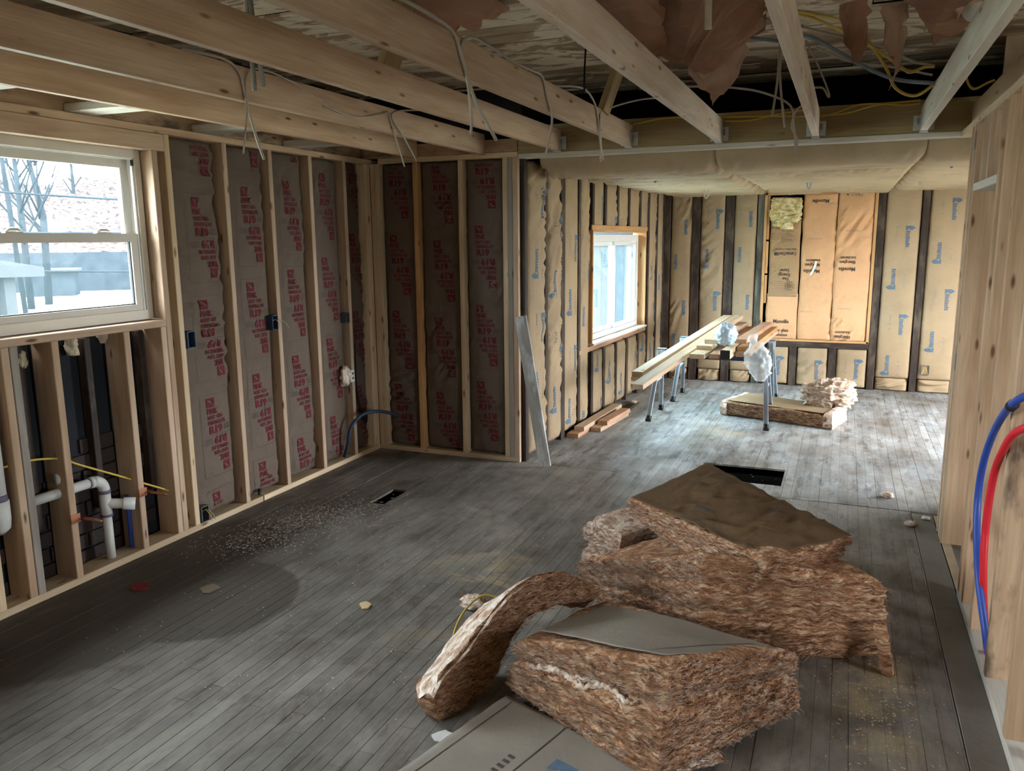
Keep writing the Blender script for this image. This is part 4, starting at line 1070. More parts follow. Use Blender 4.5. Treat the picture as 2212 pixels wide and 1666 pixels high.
cl = blob('fluff_clump', None, (-.07, 7.78, .225), (.19, .16, .115), M['fibre_fluff'], 480, .60, 80, 56)
tag(cl, 'fluffy pinkish clump of torn fibreglass on the far end of the flat batt', 'insulation')

yf = soft_block('yellow_fibre', wall_far, [(-.79, 9.425, 1.83), (-.79, 9.375, 1.80), (-.47, 9.375, 1.86), (-.47, 9.425, 1.88)], [(-.79, 9.43, 2.07), (-.79, 9.40, 2.06), (-.47, 9.40, 2.06), (-.47, 9.43, 2.07)], M['fibre_yellow'], 488, .012, .02, .3)[0]
for k, (x_, z_) in enumerate(((-.70, 1.80), (-.62, 1.77), (-.55, 1.84))):
    blob('yellow_tuft', wall_far, (x_, 9.385, z_), (.06, .02, .045), M['fibre_yellow'], 495+k, .6, 22, 16)
# ------------------------------------------------------------------ boards
def plank(label, p0, p1, w, h, mat, group=None, up=(0, 0, 1), name='board', cat='board'):
    o = lumber(name, p0, p1, w, h, M[mat], None, up); return tag(o, label, cat, group)
plank('grey weathered board leaning against the framed corner', (-1.945, 5.335, .012), (-2.135, 5.345, 1.105), .088, .020, 'weathered', up=(.15, -1, .05), name='leaning_board')
# short offcuts under the far room window
g = 'offcuts on the floor below the far room window'
def off(x, y, z, L, mat, label, ang=.06, w=.089, h=.038):
    d = Vector((math.sin(ang), math.cos(ang), 0)); c = Vector((x, y, z)); plank(label, c, c+d*L, w, h, mat, g, name='lumber_offcut')
off(-2.035, 6.255, .0195, .95, 'cedar', 'reddish lumber offcut lying lowest in the pile below the window', .05, .10)
off(-2.01, 6.36, .058, 1.05, 'pine_pink', 'long pale lumber offcut resting on the reddish one below the window', .05)
off(-1.915, 6.535, .0195, .72, 'pine_pink', 'short pale offcut on the floor side of the pile below the window', .09, .092)
off(-1.885, 6.64, .058, .60, 'cedar', 'short reddish offcut on top of the short pale one below the window', .09)
# sawhorses
def sawhorse(x0, x1, y, z, dy, label):
    t = thing('sawhorse', ((x0+x1)/2, y, 0), label, 'sawhorse', 'sawhorses carrying the lumber')
    MB().box((x0, y-.030, z-.075), (x1, y+.030, z)).build('beam', M['beam_blue'], t)
    for x, s in ((x0+.03, -1), (x1-.03, 1)):
        hp = MB().box((x-.035, y-.055, z-.085), (x+.035, y-.033, z+.006)).box((x-.035, y+.033, z-.085), (x+.035, y+.055, z+.006)).box((x-.037, y-.055, z+.001), (x+.037, y+.055, z+.006)).build('bracket', M['steel_blue'], t)
        tops = []
        for q in (-1, 1):
            a = Vector((x, y+q*.040, z-.02)); b = Vector((x+s*.05, y+q*dy, .022))
            ax = (b-a).normalized(); sx = Vector((1, 0, 0)); sy = ax.cross(sx).normalized()
            L = (b-a).length
            lg = MB().obox((a+b)/2, (ax, sx, sy), (L/2, .019, .003)).obox((a+b)/2+sx*.017+sy*.010, (ax, sx, sy), (L/2, .002, .012)).obox((a+b)/2-sx*.017+sy*.010, (ax, sx, sy), (L/2, .002, .012)).build('leg', M['steel_blue'], t)
            MB().obox(b-ax*.006, (ax, sx, sy), (.026, .023, .014)).build('foot', M['rubber'], lg)
            tops.append(a+(b-a)*.45)
        MB().obox((tops[0]+tops[1])/2, ((tops[1]-tops[0]), (1, 0, 0), (0, 0, 1)), ((tops[1]-tops[0]).length/2, .010, .005)).build('leg_brace', M['steel_blue'], t)
    return t
sawhorse(-1.56, -.57, 7.36, .635, .27, 'folding metal sawhorse under the near ends of the lumber stack')
sawhorse(-1.53, -.60, 8.32, .635, .26, 'folding metal sawhorse under the far ends of the lumber stack')
g = 'lumber stacked on the sawhorses'
zt = .641
def st(x0, x1, y0, y1, z, mat, label, w=.089, h=.038): plank(label, (x0, y0, z), (x1, y1, z), w, h, mat, g, name='lumber')
st(-1.115, -1.02, 6.80, 8.75, zt+.0195, 'pine_fresh', 'pale board in the bottom layer on the sawhorses, second from the long overhanging boards', .125)
st(-.978, -.898, 6.85, 8.70, zt+.0195, 'cedar', 'reddish board in the bottom layer on the sawhorses beside the black-ended pair', .085)
for k in (0, 1):
    t = thing('black_ended_lumber', (-.88, 6.83, zt+.0195+.0385*k), ('lower', 'upper')[k]+' of two boards with black painted ends on the sawhorses', 'board', g)
    lumber('shaft', (-.886, 6.838, zt+.0195+.0385*k), (-.803, 8.72, zt+.0195+.0385*k), .078, .037, M['pine_fresh'], t)
    lumber('painted_end', (-.8862, 6.830, zt+.0195+.0385*k), (-.8859, 6.838, zt+.0195+.0385*k), .079, .038, M['rubber'], t)
st(-1.10, -1.01, 7.08, 8.80, zt+.0580, 'pine_fresh', 'pale board in the second layer on the sawhorses', .130)
st(-.972, -.885, 7.34, 8.80, zt+.0580, 'cedar', 'dark reddish board behind the white plastic-wrapped roll', .085)
st(-1.062, -.975, 7.21, 8.86, zt+.0965, 'pine_pink', 'pale top board on the sawhorses just left of the plastic-wrapped roll', .112)
st(-.765, -.675, 7.02, 8.84, zt+.0195, 'pine_pink', 'bottom board of the rightmost stack on the sawhorses', .115)
st(-.765, -.675, 7.10, 8.86, zt+.0580, 'pine_orange', 'middle board of the rightmost stack on the sawhorses', .115)
st(-.820, -.725, 7.32, 8.92, zt+.0965, 'cedar', 'top board of the rightmost stack with its cut end by the clear bag', .105)
plank('long pale board overhanging the sawhorses, tilted, nearest the window', (-1.517, 6.35, .560), (-1.13, 8.80, .812), .092, .038, 'pine_fresh', g, name='long_lumber')
plank('long pale board under the other two overhanging boards', (-1.52, 6.33, .520), (-1.15, 8.70, .770), .085, .036, 'pine_fresh', g, name='long_lumber')
plank('long pale board overhanging furthest from the sawhorses', (-1.420, 5.95, .528), (-1.025, 8.85, .812), .100, .040, 'pine', g, name='long_lumber')
wr = thing('wrapped_roll', (-.93, 7.10, .70), 'round roll wrapped in crinkled blue-white plastic on the lumber stack', 'roll')
blob('plastic_wrap', wr, (-.925, 7.16, .815), (.088, .10, .098), M['film_blue'], 490, .24, 40, 26)
blob('roll_core', wr, (-.925, 7.16, .815), (.070, .085, .082), M['white_plastic'], 492, .05, 24, 16)
bg = thing('plastic_bag', (-.63, 7.12, .45), 'crumpled clear plastic bag hanging off the lumber stack', 'bag')
def bag():
    n, m = 40, 34; u, v = np.meshgrid(np.linspace(0, 2*np.pi, n+1), np.linspace(0, 1, m+1)); u = u.ravel(); v = v.ravel()
    r = .02+.085*np.sin(np.pi*np.clip(v*.92+.06, 0, 1))**.8
    D = np.stack([np.cos(u), np.sin(u), 0*u], 1)
    h = 1+.32*fbm(np.stack([np.cos(u)*3, np.sin(u)*3, v*9], 1), 5, 3)+.16*(1-2*np.abs(vnoise(np.stack([np.cos(u)*5+v*3, np.sin(u)*5, v*7], 1), 6)))
    P = np.stack([-.655+.045*v, 7.02+.0*v, .775-.335*v], 1)+D*(r*h)[:, None]*np.array([.95, .6, 0])
    mesh_obj('bag_body', P, grid_faces(n, m), M['film'], bg, True)
    MB().tube(spline([(-.66, 7.03, .77), (-.685, 7.04, .80), (-.70, 7.06, .815)], 4), [.018, .02, .03, .04, .05, .05, .045, .035, .02], 10).build('bag_neck', M['film'], bg, True)
bag()

# ------------------------------------------------------------------ plumbing in the left wall
t = thing('drain_pipe', (-3.45, 2.86, .037), 'white plastic drain with elbow and tee below the kitchen window', 'pipe')
MB().tube([(-3.45, 2.47, .462), (-3.45, 2.80, .462)], .0245, 16).build('horizontal_pipe', M['pvc'], t, True)
e = []
for k in range(9): a = math.pi/2*k/8; e.append((-3.45, 2.80+.06*math.sin(a), .402+.06*math.cos(a)))
MB().tube(e, .029, 16).build('elbow', M['pvc'], t, True)
MB().tube([(-3.45, 2.776, .462), (-3.45, 2.80, .462)], .0295, 16).build('coupling', M['pvc'], t, True)
MB().tube([(-3.45, 2.770, .462), (-3.45, 2.777, .462)], .0265, 16).build('primer_ring', M['purple'], t, True)
MB().tube([(-3.45, 2.86, .402), (-3.45, 2.86, .385)], .031, 16).build('primer_ring', M['purple'], t, True)
te = MB().tube([(-3.45, 2.86, .385), (-3.45, 2.86, .275)], .029, 16)
te.tube([(-3.45, 2.86, .330), (-3.385, 2.925, .318)], .026, 16, False)
te.tube([(-3.392, 2.918, .319), (-3.352, 2.958, .311), (-3.354, 2.956, .3112), (-3.392, 2.918, .319)], [.032, .032, .022, .022], 16, False)
te.build('tee', M['pvc'], t, True)
MB().tube([(-3.45, 2.86, .275), (-3.45, 2.86, .262)], .0315, 16).build('primer_ring', M['purple'], t, True)
MB().tube([(-3.45, 2.86, .262), (-3.45, 2.86, .0375)], .0245, 16).build('riser', M['pvc'], t, True)
t = thing('vent_stack', (-3.42, 2.29, .037), 'thick white plastic stack pipe at the near end of the kitchen window wall', 'pipe')
MB().tube([(-3.43, 2.296, 1.15), (-3.43, 2.296, .55)], .036, 18).build('upper_pipe', M['pvc'], t, True)
MB().tube([(-3.43, 2.296, .55), (-3.43, 2.296, .52)], .0385, 18).build('primer_ring', M['purple'], t, True)
MB().tube([(-3.43, 2.296, .52), (-3.43, 2.296, .44), (-3.435, 2.297, .40), (-3.45, 2.298, .375)], [.043, .043, .04, .025], 18).build('fitting', M['pvc'], t, True)
for yb, zb, lab in ((2.640, .335, 'copper pipe stub on a copper bracket on the stud left of the drain riser'), (3.050, .345, 'copper pipe stub on a copper bracket on the stud right of the drain riser')):
    t = thing('stub_out', (XL, yb, zb), lab, 'pipe')
    MB().box((XL-.002, yb-.040, zb-.022), (XL+.003, yb+.012, zb+.022)).box((XL-.05, yb+.0005, zb-.018), (XL+.003, yb+.003, zb+.018)).build('bracket', M['copper'], t)
    MB().tube([(XL-.06, yb+.022, zb-.005), (XL+.12, yb+.030, zb-.012)], .008, 10).build('stub', M['copper'], t, True)
cable('pex_pipe', [(-3.46, 3.002, .0375), (-3.458, 3.003, .15), (-3.455, 3.0, .33)], .012, M['pex_blue'])
tag(bpy.data.objects['pex_pipe'], 'short blue water pipe rising beside the drain below the kitchen window', 'pipe')
tag(cable('pex_pipe', [(-3.44, 2.652, .0375), (-3.44, 2.650, .15), (-3.445, 2.650, .32)], .010, M['pex_red']), 'short red water pipe rising behind the stud below the kitchen window', 'pipe')
tag(cable('cable', [(-3.43, 2.30, .665), (-3.43, 2.46, .665), (-3.428, 2.62, .632), (-3.428, 2.72, .575), (-3.43, 2.99, .43), (-3.43, 3.06, .39), (-3.43, 3.30, .26)], .0055, M['cable_yellow']), 'yellow cable threaded through the studs below the kitchen window', 'cable')
tag(MB().tube([(-3.445, 2.595, .535), (-3.445, 2.601, .535)], .027, 14).build('plastic_disc', M['pvc'], None, True), 'round cream plastic disc on the side of a stud above the drain', 'disc')
for k, (y, z_, r_, lab) in enumerate(((2.475, 1.165, .030, 'spray foam blob by the doubled stud under the kitchen window sill'), (2.53, 1.12, .026, 'spray foam drip hanging lowest by the doubled stud under the kitchen sill'), (2.80, 1.155, .034, 'long spray foam drip over the drain pipe under the kitchen sill'), (2.985, 1.18, .024, 'small spray foam blob by the stud right of the drain'))):
    f_ = blob('foam_drip', None, (-3.498, y, z_), (r_*.8, r_*.85, r_*1.5), M['foam'], 640+k, .6, 22, 16); tag(f_, lab, 'foam', 'spray foam drips under the kitchen window')
# electrical boxes
def ebox(loc, ax, mat, label, w=.055, h=.09, d=.05, wires=None):
    t = thing('electrical_box', loc, label, 'electrical box'); c = Vector(loc); U, V, N = [Vector(a) for a in ax]
    mb = MB(); k = .0025
    for du, dv, hu, hv in ((-w/2, 0, k, h/2), (w/2, 0, k, h/2), (0, -h/2, w/2, k), (0, h/2, w/2, k)): mb.obox(c+U*du+V*dv-N*d/2, (U, V, N), (hu, hv, d/2))
    mb.obox(c-N*d, (U, V, N), (w/2, h/2, k)); mb.build('shell', mat, t)
    if wires:
        for q, mt in wires: cable('wire', [c-N*d*.8+U*.01, c-N*.01+U*q*.01+V*.02, c+N*.015+U*q*.02-V*.01, c+N*.012+U*q*.03-V*.05], .0022, mt, t)
    return t
AX = ((0, 1, 0), Z, (1, 0, 0))
ebox((XL+.008, 3.462, 1.11), AX, M['box_blue'], 'dark blue switch box on the stud right of the kitchen window')
ebox((XL+.008, 4.190, 1.135), AX, M['box_blue'], 'dark switch box with a loose pale wire in the second insulated bay', .05, wires=[(1, M['cable_white']), (4, M['cable_white'])])
ebox((XL+.006, 3.462, .085), AX, M['box_grey'], 'outlet box with yellow wires low on the wall right of the kitchen window', wires=[(1, M['cable_yellow']), (2, M['cable_white'])])
ebox((XL+.006, 5.015, 1.09), AX, M['box_grey'], 'grey box high on the stud near the nook corner', .04, .07)
t = thing('outlet', (XL+.01, 5.02, .655), 'white outlet with torn insulation around it near the nook corner', 'outlet')
MB().box((XL-.01, 4.995, .61), (XL+.022, 5.042, .70)).build('body', M['white_plastic'], t)
[MB().box((XL+.0225, 5.012, q), (XL+.0245, 5.028, q+.015)).build('socket', M['rubber'], t) for q in (.63, .665)]
blob('torn_fibre', t, (XL-.005, 4.955, .655), (.03, .045, .07), M['fibre_fluff'], 500, .5, 24, 16)
cable('wire', [(XL+.01, 5.02, .61), (XL+.02, 5.015, .575), (XL+.02, 5.018, .545)], .005, M['cable_white'], t)
ebox((.845, YF-.02, .245), ((1, 0, 0), Z, (0, -1, 0)), M['box_grey'], 'outlet box with yellow wires low on the far wall', .075, .10, wires=[(1, M['cable_yellow']), (-1, M['cable_yellow'])])
ebox((XR-.0+.11, 3.06, .17), ((0, -1, 0), Z, (-1, 0, 0)), M['box_grey'], 'grey steel box low on a stud of the right wall', .06, .10)
tag(cable('hose', [(-3.40, 4.925, .05), (-3.36, 4.92, .16), (-3.34, 4.94, .28), (-3.30, 5.02, .355), (-3.25, 5.12, .37), (-3.17, 5.20, .35), (-3.10, 5.235, .315)], .013, M['box_blue'], None, 8, 10), 'dark blue hose end arching out of the wall by the nook corner', 'hose')
tag(cable('cable', [(-3.43, 5.17, 1.25), (-3.42, 5.16, .9), (-3.40, 5.13, .55), (-3.39, 5.16, .36), (-3.40, 5.24, .25), (-3.42, 5.28, .3)], .006, M['cable_black']), 'black cable looped in the last insulated bay by the nook corner', 'cable')
t = thing('valve', (-3.40, 3.95, .06), 'small brass valve just above the bottom plate of the left wall', 'valve')
MB().tube([(-3.44, 3.945, .058), (-3.385, 3.965, .058)], .011, 10).build('valve_body', M['galv'], t, True); MB().tube([(-3.395, 3.96, .05), (-3.395, 3.96, .085)], .014, 8).build('valve_handle', M['rubber'], t, True)

# pipes in the right wall
tag(cable('pex_pipe', [(.62, 2.96, 1.17), (.556, 3.05, 1.11), (.545, 3.217, 1.018), (.545, 3.393, .892), (.545, 3.51, .752), (.545, 3.541, .61), (.545, 3.48, .476), (.55, 3.36, .33), (.572, 3.28, .18), (.60, 3.25, .0385)], .0135, M['pex_blue'], None, 9, 12), 'blue water pipe bowing out of the right wall framing', 'pipe')
tag(cable('pex_pipe', [(.63, 2.99, 1.06), (.563, 3.08, .99), (.553, 3.208, .886), (.553, 3.30, .793), (.553, 3.351, .67), (.553, 3.362, .539), (.556, 3.35, .405), (.575, 3.36, .22), (.606, 3.38, .0385)], .0135, M['pex_red'], None, 9, 12), 'red water pipe bowing out of the right wall framing', 'pipe')
tag(MB().tube([(.553, 3.09, 1.088), (.550, 3.115, 1.074)], .019, 12).build('pipe_clamp', M['rubber'], None, True), 'black clamp on the blue water pipe', 'clamp')
t = thing('drain_stub', (.68, 2.70, .0385), 'white drain pipe with a blue ring in the right wall', 'pipe')
MB().tube([(.68, 2.70, .0385), (.68, 2.70, .30)], .03, 16).build('riser', M['pvc'], t, True); MB().tube([(.68, 2.70, .20), (.68, 2.70, .215)], .0315, 16).build('ring', M['pex_blue'], t, True)

# ------------------------------------------------------------------ cables
def cab(pts, r, mat, label, group=None): return tag(cable('cable', pts, r, M[mat]), label, 'cable', group)
x = -2.407
cab([(-2.42, 2.55, 2.385), (x, 2.773, 2.387), (x, 2.86, 2.345), (x, 2.885, 2.26), (x+.004, 2.93, 2.11), (x+.006, 2.975, 2.006)], .0062, 'cable_white', 'tan cable hanging from the second joist out from the kitchen window')
cab([(-2.42, 3.474, 2.32), (x, 3.2, 2.372), (x, 2.98, 2.388), (x, 2.90, 2.330), (x+.004, 2.885, 2.2), (x+.006, 2.86, 2.09), (x+.006, 2.843, 2.02)], .0045, 'cable_white', 'thin cable draped over the second joist beside the tan cable')
cab([(x, 3.45, 2.30), (x, 3.75, 2.285), (x, 4.0, 2.335), (x, 4.06, 2.35), (x, 4.10, 2.29), (x+.004, 4.16, 2.17), (x+.004, 4.217, 2.071)], .005, 'cable_white', 'pale cable swagged along the second joist and hanging near its far end')
cab([(-2.30, 4.3, 2.39), (x, 4.17, 2.372), (x, 4.10, 2.33), (x+.006, 4.2, 2.25), (x+.006, 4.357, 2.114)], .005, 'cable_white', 'second cable end hanging near the far end of the second joist')
for k, (dx, L) in enumerate(((-.012, 2.172), (.0, 2.185))):
    cab([(-1.952+dx, 2.4, 2.62), (-1.952+dx*1.2, 2.4, 2.45), (-1.955+(.035 if k else -.004), 2.4, L)], .0085, 'cable_grey', ('straight', 'slanting')[k]+' thick grey cable hanging beside the third joist')
x = -1.342
cab([(-1.36, 2.2, 2.40), (x, 2.363, 2.398), (x, 2.60, 2.395), (x, 2.74, 2.375), (x, 2.80, 2.30), (x+.006, 2.90, 2.17), (x+.006, 3.095, 2.045)], .0078, 'cable_white', 'thick tan cable over the fourth joist with its end hanging low')
cab([(-1.36, 3.30, 2.395), (x, 3.05, 2.396), (x, 2.88, 2.392), (x, 2.80, 2.34), (x+.004, 2.84, 2.22), (x+.006, 2.862, 2.10), (x+.006, 2.855, 2.042)], .006, 'cable_white', 'shorter cable hanging beside the thick tan cable on the fourth joist')
cab([(-1.36, 3.25, 2.388), (x, 3.5, 2.388), (x, 3.65, 2.385), (x, 3.72, 2.30), (x+.004, 3.775, 2.22), (x+.006, 3.74, 2.13), (x+.006, 3.683, 2.043)], .006, 'cable_white', 'single white cable end hanging midway along the fourth joist')
cab([(-1.42, 3.964, 2.40), (x, 4.25, 2.432), (x, 4.47, 2.40), (x, 4.55, 2.33), (x+.004, 4.58, 2.23), (x+.004, 4.66, 2.10)], .006, 'cable_white', 'cable looped up over the far end of the fourth joist')
cab([(-1.0, 5.30, 2.52), (-1.2, 4.98, 2.47), (x, 4.70, 2.38), (x, 4.60, 2.32), (x+.004, 4.61, 2.2), (x+.004, 4.602, 2.082)], .0055, 'cable_white', 'cable crossing from the fifth joist and hanging at the far end of the fourth')
cab([(-.92, 4.9, 2.511), (-.709, 4.9, 2.492), (-.505, 4.9, 2.452), (-.34, 4.9, 2.37), (-.312, 4.9, 2.261), (-.291, 4.9, 2.103)], .0065, 'cable_white', 'white cable trailing across to the sixth joist and hanging below the beam')
cab([(-.235, 4.9, 2.38), (-.30, 4.9, 2.34), (-.322, 4.9, 2.25), (-.288, 4.9, 2.18), (-.300, 4.895, 2.105)], .0055, 'cable_white', 'thin cable twisted around the white one below the beam')
cab([(-.405, 4.9, 2.70), (-.41, 4.9, 2.5), (-.429, 4.9, 2.318)], .0075, 'cable_white', 'straight white cable end hanging left of the sixth joist, ending above the beam')
cab([(-.40, 4.9, 2.70), (-.395, 4.9, 2.5), (-.359, 4.9, 2.251)], .0075, 'cable_white', 'straight white cable end hanging left of the sixth joist, reaching down over the beam')
cab([(-.273, 4.9, 2.70), (-.20, 4.9, 2.56), (-.14, 4.9, 2.42), (-.142, 4.9, 2.40), (-.17, 4.9, 2.445), (-.217, 4.9, 2.452)], .006, 'cable_white', 'bent white cable end right of the sixth joist')
cab([(-.901, 4.6, 2.72), (-.678, 4.6, 2.70), (-.50, 4.6, 2.67), (-.35, 4.6, 2.640), (-.236, 4.6, 2.651), (-.009, 4.6, 2.508), (.166, 4.6, 2.417), (.352, 4.6, 2.38)], .010, 'cable_blue', 'flat blue-grey cable sagging below the old roof boards')
cab([(-.50, 4.2, 2.71), (-.256, 4.4, 2.71), (.05, 4.6, 2.579), (.20, 4.62, 2.47), (.24, 4.62, 2.445), (.30, 4.6, 2.46), (.345, 4.6, 2.46)], .0075, 'cable_yellow', 'upper yellow cable drooping toward the seventh joist')
cab([(-.30, 4.3, 2.71), (-.114, 4.5, 2.70), (.003, 4.6, 2.649), (.119, 4.6, 2.486), (.179, 4.6, 2.372), (.265, 4.6, 2.329), (.340, 4.6, 2.37), (.391, 4.62, 2.43)], .0075, 'cable_yellow', 'yellow cable hanging in a deep loop left of the seventh joist')
cab([(-.35, 4.5, 2.71), (-.266, 4.6, 2.70), (.006, 4.6, 2.605), (.12, 4.6, 2.565), (.25, 4.6, 2.49), (.345, 4.6, 2.463)], .0065, 'cable_white', 'pale cable running with the yellow cables to the seventh joist')
cab([(-.22, 4.9, 2.66), (-.05, 4.9, 2.575), (.15, 4.9, 2.53), (.36, 4.9, 2.47)], .006, 'cable_white', 'pale cable crossing below the blue-grey cable')
cab([(.33, 4.4, 2.70), (.313, 4.42, 2.66), (.30, 4.45, 2.64), (.28, 4.5, 2.60)], .005, 'cable_white', 'short curled cable end under the dark torn felt')
cab([(-1.345, 5.385, 2.385), (-1.123, 5.392, 2.412), (-.80, 5.392, 2.398)], .006, 'cable_yellow', 'yellow cable stapled to the beam between the fourth and fifth joists')
cab([(-.765, 5.392, 2.395), (-.493, 5.392, 2.384), (-.30, 5.392, 2.372), (-.24, 5.392, 2.375)], .006, 'cable_yellow', 'yellow cable stapled to the beam between the fifth and sixth joists')
cab([(-.765, 5.390, 2.37), (-.60, 5.390, 2.365), (-.45, 5.390, 2.39), (-.30, 5.390, 2.405), (-.24, 5.390, 2.405)], .005, 'cable_yellow', 'thin yellow cable crossing the other one on the beam before the sixth joist')
cab([(-.19, 5.392, 2.370), (-.05, 5.392, 2.372), (.10, 5.392, 2.405), (.227, 5.392, 2.414), (.345, 5.392, 2.418)], .006, 'cable_yellow', 'lower yellow cable on the beam between the sixth and seventh joists')
cab([(-.19, 5.390, 2.358), (-.10, 5.390, 2.38), (.02, 5.390, 2.416), (.15, 5.390, 2.41), (.25, 5.390, 2.398), (.345, 5.390, 2.40)], .005, 'cable_yellow', 'upper wavy yellow cable on the beam between the sixth and seventh joists')
cab([(.40, 4.62, 2.44), (.47, 4.6, 2.42), (.50, 4.6, 2.36), (.53, 4.62, 2.345), (.58, 4.64, 2.37), (.612, 4.66, 2.385)], .006, 'cable_yellow', 'short yellow cable looped between the seventh joist and the right wall')
cab([(-1.30, 4.2, 2.70), (-1.31, 4.2, 2.5), (-1.31, 4.2, 2.40)], .005, 'cable_black', 'black cord dropping from a torn hole in the old roof boards')
wl = 'wire loops hanging from the far room ceiling'
for (px_, y_, z_, s_, mt, lab) in ((-1.318, 8.30, 2.135, .10, 'cable_white', 'white wire loop hanging from the far room ceiling above the third bay'), (-1.46, 6.62, 2.15, .055, 'cable_grey', 'small grey wire loop on the nearest ceiling batts'), (-.333, 7.6, 2.135, .075, 'cable_blue', 'blue and white wire loop in the middle of the far room ceiling'), (.547, 7.8, 2.125, .05, 'cable_white', 'flat white wire loop near the right of the far room ceiling'), (.625, 6.3, 2.15, .05, 'cable_blue', 'blue-grey wire loop by the doorway framing'), (-.755, 8.5, 2.13, .04, 'cable_grey', 'tiny grey wire end above the boarded window')):
    w_ = s_*.42
    tag(cable('wire_loop', [(px_-w_*.3, y_, z_+.03), (px_-w_*.5, y_, z_-s_*.4), (px_-w_*.2, y_, z_-s_), (px_+w_*.3, y_, z_-s_*.9), (px_+w_*.5, y_, z_-s_*.35), (px_+w_*.15, y_, z_+.03)], .006, M[mt]), lab, 'wire', wl)

# ------------------------------------------------------------------ torn felt paper hanging from the old roof, bulb
def flap(pts, mat, label, seed, curl=.05, z0=2.72):
    """torn sheet of felt: polygon outline (x, y, drop) filled and crumpled"""
    rg = random.Random(seed); jag = []
    for k in range(len(pts)):
        a, b = np.array(pts[k], float), np.array(pts[(k+1) % len(pts)], float); n_ = max(2, int(np.linalg.norm(a-b)/.035))
        for q in range(n_):
            p = a+(b-a)*q/n_
            if q: p = p+np.array([rg.uniform(-.016, .016), rg.uniform(-.016, .016), rg.uniform(-.02, .02)])
            jag.append((p[0], p[1], max(p[2], 0)))
    pts = jag
    bm = bmesh.new(); vs = [bm.verts.new((p[0], p[1], z0-p[2])) for p in pts]; bm.faces.new(vs)
    bmesh.ops.triangulate(bm, faces=bm.faces[:]); bmesh.ops.subdivide_edges(bm, edges=bm.edges[:], cuts=2, use_grid_fill=True); bmesh.ops.triangulate(bm, faces=bm.faces[:])
    P = np.array([v.co[:] for v in bm.verts]); n = fbm(P*6+seed, seed, 3); m = fbm(P*18+seed, seed+2, 2)
    for v, a, b in zip(bm.verts, n, m):
        v.co.z += a*curl+b*.012; v.co.x += b*.02; v.co.y += a*.02
        v.co.z = min(v.co.z, 2.722)
    me = bpy.data.meshes.new('torn_felt'); bm.to_mesh(me); bm.free(); me.materials.append(M[mat])
    o = bpy.data.objects.new('torn_felt', me); COL.objects.link(o)
    sm = o.modifiers.new('s', 'SOLIDIFY'); sm.thickness = .002
    return tag(o, label, 'felt paper', 'torn felt sheets under the old roof')
flap([(-1.15, 3.9, .02), (-.75, 3.75, .0), (-.40, 4.0, .01), (-.42, 4.25, .09), (-.60, 4.32, .17), (-.72, 4.30, .26), (-.78, 4.22, .22), (-1.0, 4.15, .12)], 'felt_paper', 'large dark brown torn felt sheet between the fifth and sixth joists', 1)
flap([(-.78, 4.15, .06), (-.55, 4.2, .05), (-.50, 4.34, .18), (-.655, 4.42, .36), (-.685, 4.44, .40), (-.70, 4.42, .34), (-.80, 4.35, .24)], 'felt_light', 'pointed pinkish felt flap hanging lowest between the fifth and sixth joists', 2, .02)
flap([(-1.12, 3.6, .0), (-.80, 3.65, .02), (-.85, 4.0, .16), (-.95, 4.10, .22), (-1.05, 4.05, .15), (-1.12, 3.9, .06)], 'felt_paper', 'folded dark felt curtain beside the fifth joist', 3, .05)
flap([(-.10, 4.3, .0), (.02, 4.25, .0), (.03, 4.32, .10), (.01, 4.36, .24), (-.03, 4.37, .25), (-.07, 4.35, .16)], 'felt_paper', 'narrow brown felt strip hanging right of the sixth joist', 4, .03)
flap([(.10, 4.4, .0), (.20, 4.38, .0), (.205, 4.44, .16), (.17, 4.48, .34), (.15, 4.48, .36), (.155, 4.46, .22), (.12, 4.44, .20)], 'felt_light', 'thin twisted felt strip hanging left of the yellow loop', 5, .03)
flap([(.18, 4.0, .0), (.55, 4.0, .0), (.60, 4.35, .04), (.42, 4.42, .13), (.33, 4.46, .21), (.28, 4.40, .12), (.18, 4.25, .05)], 'felt_paper', 'dark torn felt sheet left of the light globe', 6, .05)
flap([(.36, 4.15, .0), (.50, 4.1, .0), (.52, 4.24, .05), (.43, 4.28, .10), (.40, 4.30, .13), (.37, 4.25, .08)], 'felt_light', 'small tan felt scrap next to the light globe', 7, .02)
flap([(-2.2, 3.35, .0), (-1.55, 3.25, .0), (-1.5, 3.65, .03), (-1.75, 3.75, .07), (-2.1, 3.65, .03)], 'felt_paper', 'dark felt sheet sagging above the third and fourth joists', 8, .04)
flap([(-1.25, 3.95, .0), (-.9, 3.95, .0), (-.85, 4.12, .03), (-1.1, 4.2, .06), (-1.3, 4.15, .04)], 'felt_light', 'torn felt around the hole with the black cord', 9, .03)
t = thing('light_globe', (.47, 4.30, 2.63), 'white frosted bulb under the old roof by the seventh joist', 'light bulb')
blob('globe', t, (.47, 4.30, 2.642), (.060, .060, .060), M['white_plastic'], 3, 0, 28, 18); MB().tube([(.47, 4.30, 2.69), (.47, 4.30, 2.735)], .022, 12).build('socket', M['cable_black'], t, True)
t = MB().tube([(-.62, 3.78, 2.725), (-.62, 3.80, 2.55)], .016, 10).build('conduit', M['pine_white'], None, True); tag(t, 'pale square stub hanging through the torn felt by the sixth joist', 'stub')

